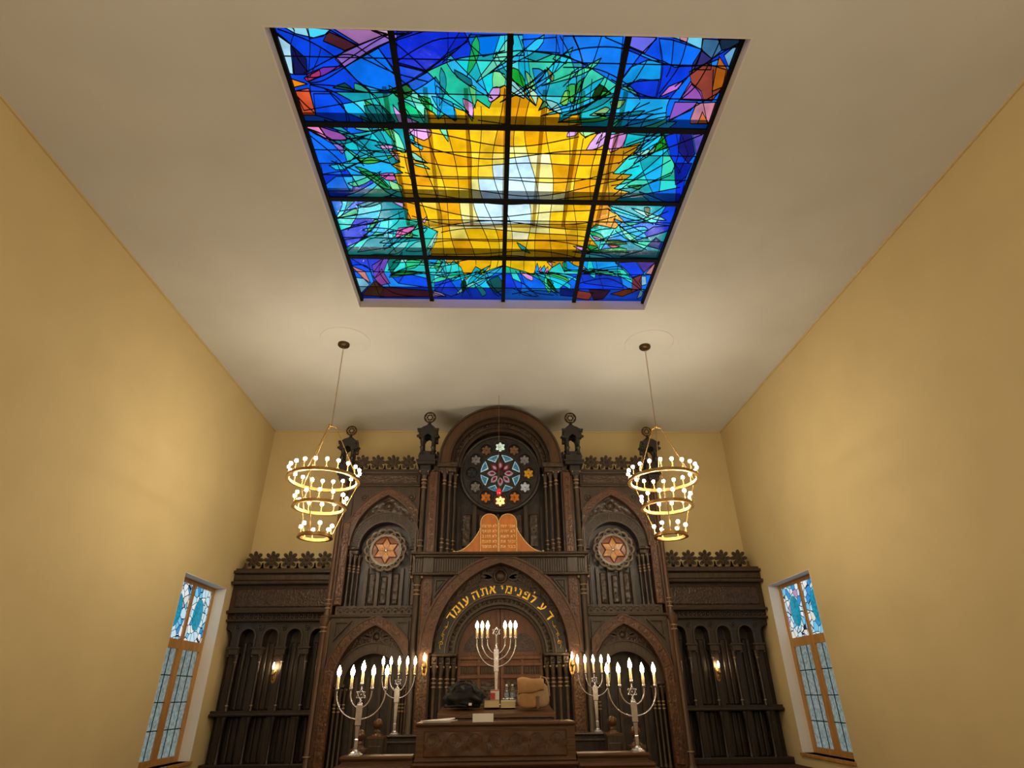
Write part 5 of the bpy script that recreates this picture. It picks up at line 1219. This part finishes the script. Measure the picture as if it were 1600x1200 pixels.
# ================================================================== CHANDELIERS
def chandelier(cx, cy, rot, label):
    root = empty('ring_chandelier', (cx, cy, HC), label, 'chandelier', 'three-tier brass ring chandeliers')
    mb = MB(); mb.lathe((cx,cy,HC-.075), [(.03,0),(.10,.012),(.112,.03),(.112,.075)], 24); part('canopy', mb, 'bronze', root, 'dark bronze canopy')
    zh = 5.90
    ch = MB(); n = 44
    for i in range(n):                                       # chain links
        z = HC-.08-(HC-.08-zh)*(i+.5)/n; h = (HC-.08-zh)/n*.62
        P = [((.011*math.cos(2*PI*k/8)), h*math.sin(2*PI*k/8)) for k in range(8)]
        ch.tube([((cx+a, cy, z+b) if i % 2 else (cx, cy+a, z+b)) for a, b in P], .0035, 4, True)
    part('chain', ch, 'brass', root)
    hb = MB()
    hb.lathe((cx,cy,zh-.03), [(.02,0),(.035,.01),(.035,.03),(.015,.05)], 12)
    ends = []
    for k in range(3):
        a = rot+2*PI*k/3; e = (cx+.085*math.cos(a), cy+.085*math.sin(a)); ends.append((a, e)); hb.tube([(cx,cy,zh-.01),(e[0],e[1],zh-.02)], .010, 6); hb.ball((e[0],e[1],zh-.02), .017, 8, 5)
    part('hub', hb, 'brass', root)
    tiers = ((.595, 4.88, 20), (.425, 4.40, 12), (.26, 3.90, 6))
    prev = None
    for ti, (R, z, nb) in enumerate(tiers):
        rg = MB(); P = []
        for (ri, ro, za, zb) in ((R-.012, R+.012, z-.022, z+.022), (R-.026, R+.026, z-.034, z-.02)):
            N_ = 56; vs = []; fs = []
            for k in range(N_):
                a = 2*PI*k/N_; c, s_ = math.cos(a), math.sin(a)
                vs += [(cx+ri*c,cy+ri*s_,za),(cx+ro*c,cy+ro*s_,za),(cx+ro*c,cy+ro*s_,zb),(cx+ri*c,cy+ri*s_,zb)]
            for k in range(N_):
                j = (k+1) % N_
                for q in range(4): fs.append([k*4+q, k*4+(q+1)%4, j*4+(q+1)%4, j*4+q])
            rg.add(vs, fs)
        part('ring', rg, 'brass', root)
        for k in range(3):
            a = rot+2*PI*k/3+.05*ti
            if ti == 0: p0 = (ends[k][1][0], ends[k][1][1], zh-.02)
            else: p0 = (cx+prev[0]*math.cos(a), cy+prev[0]*math.sin(a), prev[1]-.02)
            p1 = (cx+R*math.cos(a), cy+R*math.sin(a), z+.02)
            rd = MB(); rd.tube([p0, p1], .0075, 6); m = tuple((p0[i]+p1[i])/2 for i in range(3)); rd.ball(m, (.013,.013,.02), 8, 5); rd.ball(p1, .016, 8, 5); part('rod', rd, 'brass', root)
        for k in range(nb):
            a = rot+.12+2*PI*(k+.5)/nb; x, y = cx+R*math.cos(a), cy+R*math.sin(a)
            if ti == 0 and k == 0 and 'c' not in PROTO:
                c = MB(); c.lathe((x,y,z+.02), [(.018,0),(.02,.012),(.0095,.016),(.0095,.11),(.012,.115)], 8); co = part('candle_tube', c, 'brass', None, None, (x,y,z+.02))
                b = MB(); b.ball((x,y,z+.165), (.030,.030,.032), 12, 8); bo = part('bulb', b, 'bulb', co); PROTO['c'] = co; co.parent = root; co.location = (x-cx, y-cy, z+.02-HC)
            else:
                co = copy_tree(PROTO['c'], root); co.location = (x-cx, y-cy, z+.02-HC)
        prev = (R, z)
    return root
PROTO = {}
chandelier(-3.10, 9.72, .35, 'three-tier brass ring chandelier hanging in front of the ark bay left of centre')
chandelier(2.84, 9.72, 2.25, 'three-tier brass ring chandelier hanging in front of the ark bay right of centre')
for cx, sd in ((-3.05, 'left'), (2.9, 'right')):
    mb = MB(); R = .47
    mb.band([(0,0)], [(0,0)], 0, 0) if False else None
    mb.tube([(cx+R*math.cos(2*PI*i/48), 9.62+R*math.sin(2*PI*i/48), HC) for i in range(48)], .009, 6, True)
    mb.lathe((cx, 9.62, HC-.008), [(R,0),(R,.01)], 48)
    tag(part('ceiling_medallion', mb, 'ceil', None, None, (cx,9.62,HC)), f'plain round plaster ceiling disc above the {sd} chandelier', 'ceiling rose')

# ================================================================== MENORAHS
def menorah(cx, cy, z0, jointz, neck, starz, arms, cup, H, label, centre=True, stem=.024):
    root = empty('menorah', (cx, cy, z0), label, 'menorah', 'silver electric menorahs')
    b = MB(); w = .095 if centre else .08
    b.lathe((cx,cy,z0), [(w,0),(w,.012),(w*.8,.02),(w*.72,.03),(w*.42,.045),(w*.38,.06)], 8, smooth=False); part('base', b, 'silver', root)
    s_ = MB(); j0 = jointz[0]
    def sq(z, w_): return [(cx-w_,cy-w_*.6,z),(cx+w_,cy-w_*.6,z),(cx+w_,cy+w_*.6,z),(cx-w_,cy+w_*.6,z)]
    rings = [(z0+.05,stem*.75),(z0+.16,stem*.85),(z0+.17,stem*.7),(z0+j0-.07,stem*1.1),(z0+j0-.06,stem*1.45),(z0+neck-.02,stem*1.6),(z0+neck-.018,stem*1.15),(z0+neck,stem*.9)]
    vs = []; fs = []
    for z, w_ in rings: vs += sq(z, w_)
    for i in range(len(rings)-1):
        for q in range(4): fs.append([i*4+q,i*4+(q+1)%4,i*4+4+(q+1)%4,i*4+4+q])
    fs += [[0,1,2,3],[len(vs)-4+i for i in range(4)]]
    s_.add(vs, fs); s_.lathe((cx,cy,z0+neck-.01), [(.03,0),(.03,.012),(.014,.02),(.012,starz-neck-.03)], 10); part('stem', s_, 'silver', root)
    st = MB(); R = .062; star_of_david(st, cx, cy-.004, z0+starz, R, .0065); st.ball((cx,cy,z0+starz), (.016,.01,.016), 8, 5); part('star', st, 'silver', root, 'six-pointed silver star')
    cu = [(s2*dx, jz, cup) for (dx, jz) in zip(arms, jointz) for s2 in (-1, 1)]
    for x, jz, cz in cu:
        a = MB(); P = []
        for i in range(13):
            t = PI/2*i/12; P.append((cx+x*math.sin(t), cy, z0+jz+(cz-jz-.02)*(1-math.cos(t))**1.05))
        a.tube(P+[(cx+x,cy,z0+cz)], .0105, 8); part('arm', a, 'silver', root)
    tops = [(x, cz) for x, jz, cz in cu]
    if centre: tops.append((0, starz+.095)); n_ = MB(); n_.lathe((cx,cy,z0+starz+.04), [(.01,0),(.016,.01),(.01,.02),(.012,.055)], 8); part('socket', n_, 'silver', root)
    ch = H-cup if not centre else H-(starz+.095)
    for x, cz in tops:
        c = MB(); c.lathe((cx+x,cy,z0+cz), [(.012,0),(.021,.005),(.022,.035),(.018,.037)], 12); part('socket', c, 'silver', root)
        c = MB(); c.lathe((cx+x,cy,z0+cz+.035), [(.0165,0),(.0165,ch*.42),(.008,ch*.43)], 12); co = part('candle_tube', c, 'candle', root)
        f = MB(); z_ = z0+cz+.035+ch*.43; h = ch-.035-ch*.43
        f.lathe((cx+x,cy,z_), [(.010,0),(.022,h*.18),(.027,h*.36),(.023,h*.58),(.012,h*.8),(.001,h)], 12); part('flame_bulb', f, 'flame', co, 'glowing flame-shaped bulb')
    return root
menorah(-1.76, 8.09, .945, (.37,.49), .54, .63, (.295,.128), .675, 1.01, 'large silver five-light menorah standing on the low parapet left of the desk')
menorah(1.58, 8.09, .945, (.37,.49), .54, .63, (.295,.15), .675, 1.01, 'large silver five-light menorah standing on the low parapet right of the desk')
menorah(-1.80, 11.4, .985, (.54,.65), .71, .79, (.28,.145), .885, 1.20, 'slimmer silver five-light menorah on the rear rail, left of the ark doors', True, .028)
menorah(1.64, 11.4, .985, (.54,.65), .71, .79, (.28,.145), .885, 1.20, 'slimmer silver five-light menorah on the rear rail, right of the ark doors', True, .028)
menorah(-.10, 9.335, 1.419, (.50,.59,.67), .75, .965, (.285,.21,.13), .865, 1.12, 'silver six-light menorah with a star in the middle, in front of ark doors', False, .022)

# ================================================================== SCONCES
def sconce(x, yw, zf, label):
    root = empty('wall_sconce', (x, yw, zf-.15), label, 'sconce', 'gilt candle sconces')
    m = MB(); m.ext(petal(x, zf-.17, PI/2, -.17, .17, .055, 8), yw-.012, yw); m.ball((x,yw-.015,zf-.12),(.03,.02,.04),8,5); m.ball((x,yw-.015,zf-.3),(.014,.014,.03),8,5); part('backplate', m, 'brass', root)
    a = MB(); a.tube([(x,yw-.01,zf-.2),(x,yw-.05,zf-.25),(x,yw-.10,zf-.24),(x,yw-.11,zf-.17)], [.012,.014,.012,.011], 8); a.lathe((x,yw-.11,zf-.19), [(.012,0),(.032,.03),(.04,.05),(.03,.055)], 12); part('arm', a, 'brass', root)
    c = MB(); c.lathe((x,yw-.11,zf-.14), [(.018,0),(.018,.085)], 10); co = part('candle_tube', c, 'candle', root)
    f = MB(); f.lathe((x,yw-.11,zf-.055), [(.008,0),(.02,.025),(.023,.05),(.016,.09),(.001,.135)], 12); part('flame_bulb', f, 'sflame', co)
sconce(-4.69, 13.6, 2.13, 'gilt candle sconce glowing on the low panelling by the left wall')
sconce(4.63, 13.6, 2.08, 'gilt candle sconce glowing on the low panelling by the right window')
sconce(-1.45, 12.32, 2.20, 'gilt candle sconce on the carved pilaster left of the ark doors')
sconce(1.37, 12.32, 2.20, 'gilt candle sconce on the carved pilaster right of the ark doors')

# ================================================================== BIMAH FURNITURE
dk = empty('front_desk', (-.11, 8.25, 0), 'long carved wooden desk front with plain top, centre of the platform', 'desk')
mb = MB(); mb.box(-1.05, .83, 8.02, 8.5, 0, 1.235); part('body', mb, 'deskp', dk)
mb = MB(); mb.box(-.96, .73, 8.0, 8.03, .92, 1.19, .01); part('carved_panel', mb, 'desk', dk)
mb = MB()
for i in range(7):
    x = -.84+i*.242
    for k in range(5): mb.ext(petal(x, 1.0, PI/2+(k-2)*.5, .02, .15, .022, 4), 7.992, 8.005)
    mb.tube([(x+.10*math.cos(t*PI/8), 7.998, 1.0+.16*math.sin(t*PI/8)) for t in range(9)], .006, 5)
part('carving', mb, 'desk', dk)
mb = MB(); mb.box(-1.07, .84, 7.97, 8.56, 1.235, 1.272, .01); part('top', mb, 'deskp', dk)
mb = MB(); mb.box(-1.07, .84, 7.9, 8.05, .83, .875, .012); mb.box(-1.06, .83, 7.96, 8.04, .875, .905, .01); part('base_moulding', mb, 'deskp', dk)
for sg, xa, xb, sd in ((-1, -1.90, -1.035, 'left'), (1, .805, 1.68, 'right')):
    p = empty('low_parapet', ((xa+xb)/2, 8.1, 0), f'low wooden parapet wall {sd} of the carved desk with a menorah on it', 'parapet', 'low parapets beside the desk')
    mb = MB(); a_, b_ = (xa, xb-.04) if sg < 0 else (xa+.04, xb); mb.box(a_, b_, 8.03, 8.22, 0, .90); part('body', mb, 'deskp', p)
    mb = MB(); mb.box(a_-(.02 if sg < 0 else 0), b_+(.02 if sg > 0 else 0), 7.99, 8.25, .90, .945, .012); mb.box(a_-(.07 if sg<0 else 0), b_+(.07 if sg>0 else 0), 7.95, 8.24, .80, .85, .015); mb.box(a_-(.12 if sg<0 else 0), b_+(.12 if sg>0 else 0), 7.88, 8.24, .66, .80, .02); part('cap_moulding', mb, 'deskp', p)
for sg, x0, x1, xn, xb_, sd in ((-1, -1.90, -1.04, -1.945, -2.055, 'left'), (1, .94, 1.80, 1.755, 1.94, 'right')):
    r = empty('rear_rail', ((x0+x1)/2, 11.4, .3), f'dark panelled rail below the rear menorah, {sd} side of platform', 'rail', 'rear rails')
    mb = MB(); mb.box(x0, x1, 11.34, 11.46, .3, .95); part('panel', mb, 'wing', r)
    mb = MB(); mb.box(x0-.02, x1+.02, 11.28, 11.52, .95, .985, .01); mb.box(x0, x1, 11.31, 11.35, .86, .90, .008); part('cap', mb, 'grey', r)
    for (x, y, zt, zb, w, far) in ((xn, 10.6, 1.01, .3, .115, 1), (xb_, 9.8, .90, .3, .10, 0)):
        npst = empty('newel_post', (x, y, zb), (f'square newel post with ball finial beside the {sd} rear menorah' if far else f'lower ball-topped newel post partly behind the large {sd} menorah'), 'newel post', 'ball-topped newel posts')
        mb = MB(); mb.box(x-w, x+w, y-w, y+w, zb, zt-.03); mb.box(x-w*.8, x+w*.8, y-w-.008, y-w+.01, zb+.05, zt-.12, .006); part('post', mb, 'grey', npst)
        mb = MB(); mb.box(x-w*1.12, x+w*1.12, y-w*1.12, y+w*1.12, zt-.03, zt); part('cap', mb, 'deskp', npst)
        mb = MB(); mb.lathe((x,y,zt), [(.085,0),(.08,.02),(.05,.035),(.04,.055),(.055,.065),(.03,.08),(.028,.10)], 16); mb.ball((x,y,zt+.165), .075, 18, 12); part('ball_finial', mb, 'deskp', npst)
rt = empty('reading_table', (-.1, 9.0, .3), 'wooden reading table with sloped top behind the carved desk, carrying bags and books', 'table')
mb = MB(); mb.ext([(8.6,1.30),(9.42,1.375),(9.42,1.42),(8.6,1.345)], -.86, .66, axis='x'); part('top', mb, 'deskp', rt)
mb = MB(); mb.box(-.80, .60, 8.66, 9.36, .3, 1.305); mb.box(-.83, .63, 8.62, 8.7, 1.25, 1.30, .01); part('body', mb, 'grey', rt)
def tz(y): return 1.345+(y-8.6)*(.075/.82)+.001

# papers and card on the desk
mb = MB(); rr = random.Random(5)
for i in range(7):
    z = 1.273+i*.003; d = rr.uniform(-.02,.02); mb.add([(-.99+d,8.03+d*.5,z),(-.66+d,8.02,z),(-.60+d,8.36,z+(.012 if i == 6 else 0)),(-.90+d,8.4,z)]+[(-.99+d,8.03+d*.5,z+.002),(-.66+d,8.02,z+.002),(-.60+d,8.36,z+.002+(.02 if i == 6 else 0)),(-.90+d,8.4,z+.002)], [[0,1,2,3],[4,5,6,7],[0,1,5,4],[1,2,6,5],[2,3,7,6],[3,0,4,7]])
tag(part('paper_stack', mb, 'papr', None, None, (-.8,8.2,1.273)), 'loose white papers lying on the left end of the desk', 'papers')
mb = MB(); c_, t_ = math.cos(.25), math.sin(.25)
mb.add([(-.39,8.03,1.273),(-.14,8.03,1.273),(-.14,8.035,1.273),(-.39,8.035,1.273),(-.39,8.055,1.362),(-.14,8.055,1.362),(-.14,8.06,1.362),(-.39,8.06,1.362)], [[0,1,2,3],[4,5,6,7],[0,1,5,4],[1,2,6,5],[2,3,7,6],[3,0,4,7]])
mb.box(-.36, -.17, 8.036, 8.10, 1.273, 1.276)
tag(part('note_card', mb, 'papr', None, None, (-.26,8.05,1.273)), 'blank white card propped upright on the desk edge', 'card')
# books
def book(x0, x1, y0, y1, z, h, cov, label, rot=0):
    r = empty('book', ((x0+x1)/2, (y0+y1)/2, z), label, 'book', 'books on the reading table')
    m = MB(); m.box(x0, x1, y0, y1, z, z+.006); m.box(x0, x1, y0, y1, z+h-.006, z+h); m.box(x0, x1, y1-.006, y1, z, z+h); part('cover', m, cov, r)
    m = MB(); m.box(x0+.004, x1-.004, y0+.004, y1-.006, z+.006, z+h-.006); part('pages', m, 'page', r)
book(-.265, -.055, 9.03, 9.24, tz(9.24), .095, 'cover_p', 'thick purple-covered prayer book beneath the small carton')
book(-.04, .165, 9.03, 9.22, tz(9.22), .08, 'papr', 'thick pale book beneath the crumpled paper and bottles')
bt = tz(9.24)+.095
cb = empty('small_carton', (-.12, 9.14, bt), 'small red and white carton standing on the purple book', 'carton')
mb = MB(); mb.box(-.18, -.06, 9.09, 9.19, bt, bt+.125); part('body', mb, 'papr', cb)
mb = MB(); mb.box(-.181, -.115, 9.087, 9.09, bt+.004, bt+.085); mb.box(-.181, -.06, 9.087, 9.09, bt+.11, bt+.122); part('red_print', mb, 'redbox', cb)
bz = tz(9.22)+.08
mb = MB(); rr = random.Random(2); n = 12; vs = []; fs = []
for i in range(n):
    for j in range(n//2):
        x = -.035+.2*i/(n-1); y = 9.035+.09*j/(n//2-1); vs.append((x, y, bz+.012+.028*rr.random()*(1 if 0 < i < n-1 else .2)))
for i in range(n-1):
    for j in range(n//2-1): a = i*(n//2)+j; fs.append([a,a+n//2,a+n//2+1,a+1])
mb.add(vs, fs); mb.box(-.035, .165, 9.035, 9.125, bz, bz+.011)
tag(part('crumpled_paper', mb, 'papr', None, None, (.06,9.08,bz)), 'crumpled white paper lying on the pale book before the bottles', 'paper')
def bottle(x, y, z, label):
    r = empty('water_bottle', (x, y, z), label, 'bottle', 'water bottles on the pale book')
    m = MB(); m.lathe((x,y,z), [(.026,0),(.032,.006),(.032,.03),(.030,.035),(.032,.04),(.032,.10),(.030,.105),(.032,.11),(.032,.13),(.022,.158),(.013,.172),(.013,.19)], 18); part('body', m, 'plastic', r)
    m = MB(); m.lathe((x,y,z+.045), [(.0325,0),(.0325,.055)], 18); part('label_wrap', m, 'blue', r)
    m = MB(); m.lathe((x,y,z+.188), [(.0145,0),(.0145,.016),(.012,.018)], 14); part('cap', m, 'papr', r)
bottle(.045, 9.175, bz, 'clear water bottle nearer the red and white carton')
bottle(.128, 9.18, bz, 'clear water bottle nearer the tan satchel')
# black bag
bb = empty('black_bag', (-.53, 9.05, tz(9.05)), 'slumped black nylon bag on the left end of reading table', 'bag')
from mathutils import noise as NZ
def lump(amp, fr, seed):
    def f(d, q):
        n_ = NZ.noise(Vector((d.x*fr+seed, d.y*fr, d.z*fr)))+.5*NZ.noise(Vector((d.x*fr*2.3, d.y*fr*2.3+seed, d.z*fr*2.3)))
        return q*(1+amp*n_)
    return f
def flatbottom(f, zmin):
    def g(d, q):
        q = f(d, q); s_ = 1+.12*max(0, -d.z)
        return Vector((q.x*s_, q.y*s_, max(q.z, zmin)))
    return g
z0 = tz(9.22)+.004
mb = MB(); mb.ball((-.545, 9.05, z0+.125), (.238,.17,.175), 40, 26, flatbottom(lump(.35, 2.4, 3.), -.125)); part('body', mb, 'blackc', bb)
mb = MB(); mb.tube([(-.72,8.95,z0+.16),(-.66,8.9,z0+.26),(-.55,8.9,z0+.30),(-.44,8.9,z0+.27),(-.38,8.93,z0+.18)], .013, 6); mb.tube([(-.70,9.1,z0+.2),(-.60,9.08,z0+.33),(-.46,9.08,z0+.33),(-.36,9.1,z0+.2)], .012, 6); mb.tube([(-.8,8.95,z0+.015),(-.74,8.87,z0+.02),(-.6,8.84,z0+.03),(-.5,8.86,z0+.02)], .012, 6); part('strap', mb, 'strap' if False else 'blackc', bb)
mb = MB(); mb.box(-.47, -.43, 8.86, 8.872, z0+.03, z0+.06); part('buckle', mb, 'silver', bb)
# tan satchel
tb_ = empty('tan_satchel', (.39, 8.92, tz(8.8)), 'tan canvas messenger satchel with flap, standing right of the bottles', 'bag')
z0 = tz(9.03)+.006
mb = MB()
def boxy(d, q):
    e = 3.2; k = (abs(d.x)**e+abs(d.y)**e+abs(d.z)**e)**(-1/e)
    n_ = NZ.noise(Vector((d.x*2, d.y*2, d.z*2+4)))*.05
    return Vector((q.x*k*(1+n_)*(1-.08*d.z), q.y*k*(1+n_)*(1-.25*max(0, d.z)), q.z*k))
mb.ball((.40, 8.93, z0+.165), (.215,.10,.165), 32, 22, boxy); part('body', mb, 'canvas2', tb_)
mb = MB(); mb.ball((.33, 8.845, z0+.10), (.135,.04,.095), 24, 14, boxy); part('front_pocket', mb, 'canvas', tb_)
fl = MB(); vs = []; fs = []; nu, nv = 12, 10
for i in range(nu+1):
    u = i/nu; x = .185+.36*u
    for j in range(nv+1):
        v_ = j/nv
        y = 9.0-.02-.17*min(1, v_*1.5)-.008*math.sin(PI*u); z = z0+.325+.035*math.sin(PI*u*.9+.3)*(1-v_)+.03*(1-u)*(1-v_)-(.0 if v_ < .5 else (v_-.5)*.30)+.008*math.sin(u*9)
        z += .05*(u)*(v_)
        vs.append((x, y, z))
for i in range(nu):
    for j in range(nv): a = i*(nv+1)+j; fs.append([a,a+nv+1,a+nv+2,a+1])
n0 = len(vs); vs2 = vs+[(x, y+.012, z-.01) for x, y, z in vs]
fs2 = fs+[[k+n0 for k in f] for f in fs]
for i in range(nu):
    for j in (0, nv): a = i*(nv+1)+j; fs2.append([a,a+nv+1,a+nv+1+n0,a+n0])
for j in range(nv):
    for i in (0, nu): a = i*(nv+1)+j; fs2.append([a,a+1,a+1+n0,a+n0])
fl.add(vs2, fs2, True); part('flap', fl, 'canvas', tb_)
mb = MB(); mb.tube([(.48,8.97,z0+.30),(.52,8.98,z0+.385),(.58,8.98,z0+.37),(.615,8.96,z0+.28),(.625,8.95,z0+.15)], .011, 6); part('shoulder_strap', mb, 'canvas2', tb_)
mb = MB(); mb.box(.435, .47, 8.80, 8.815, z0+.0, z0+.15, .004); mb.box(.43, .475, 8.795, 8.805, z0+.12, z0+.15, .003); part('closing_strap', mb, 'strap', tb_)

# ================================================================== LIGHT AND CAMERA
w = bpy.data.worlds.new('World'); scene.world = w; w.use_nodes = True
bg = w.node_tree.nodes['Background']; bg.inputs[0].default_value = (.75,.87,1,1); bg.inputs[1].default_value = .8
def lamp(name, loc, e, col, r):
    l = bpy.data.lights.new(name, 'POINT'); l.energy = e; l.color = col; l.shadow_soft_size = r
    o = bpy.data.objects.new(name, l); COL.objects.link(o); o.location = loc; return o
# unseen fill lights added behind the camera to brighten the near ceiling
for x in (-3.0, 2.9): lamp('added_fill_light', (x, -1.2, 4.5), 260, (1., .86, .66), .5)
lamp('added_fill_light', (0, -4.5, 4.5), 200, (1., .86, .66), .5)
cd = bpy.data.cameras.new('camera'); cam = bpy.data.objects.new('camera', cd); COL.objects.link(cam)
cd.sensor_width = 36; cd.lens = F_PX*36/1600; cd.clip_start = .05; cd.clip_end = 200
Mx = RC @ Matrix(((1,0,0),(0,0,-1),(0,1,0)))
cam.matrix_world = Matrix.Translation(CAM) @ Mx.to_4x4()
scene.camera = cam
scene.view_settings.view_transform = 'Standard'; scene.view_settings.look = 'None'; scene.view_settings.exposure = 0; scene.view_settings.gamma = 1
scene.view_settings.use_curve_mapping = False
scene.render.engine = 'CYCLES'
cy = scene.cycles; cy.use_denoising = True; cy.max_bounces = 8; cy.diffuse_bounces = 4; cy.glossy_bounces = 3; cy.transparent_max_bounces = 10; cy.sample_clamp_indirect = 4; cy.caustics_reflective = False; cy.caustics_refractive = False; cy.use_light_tree = True
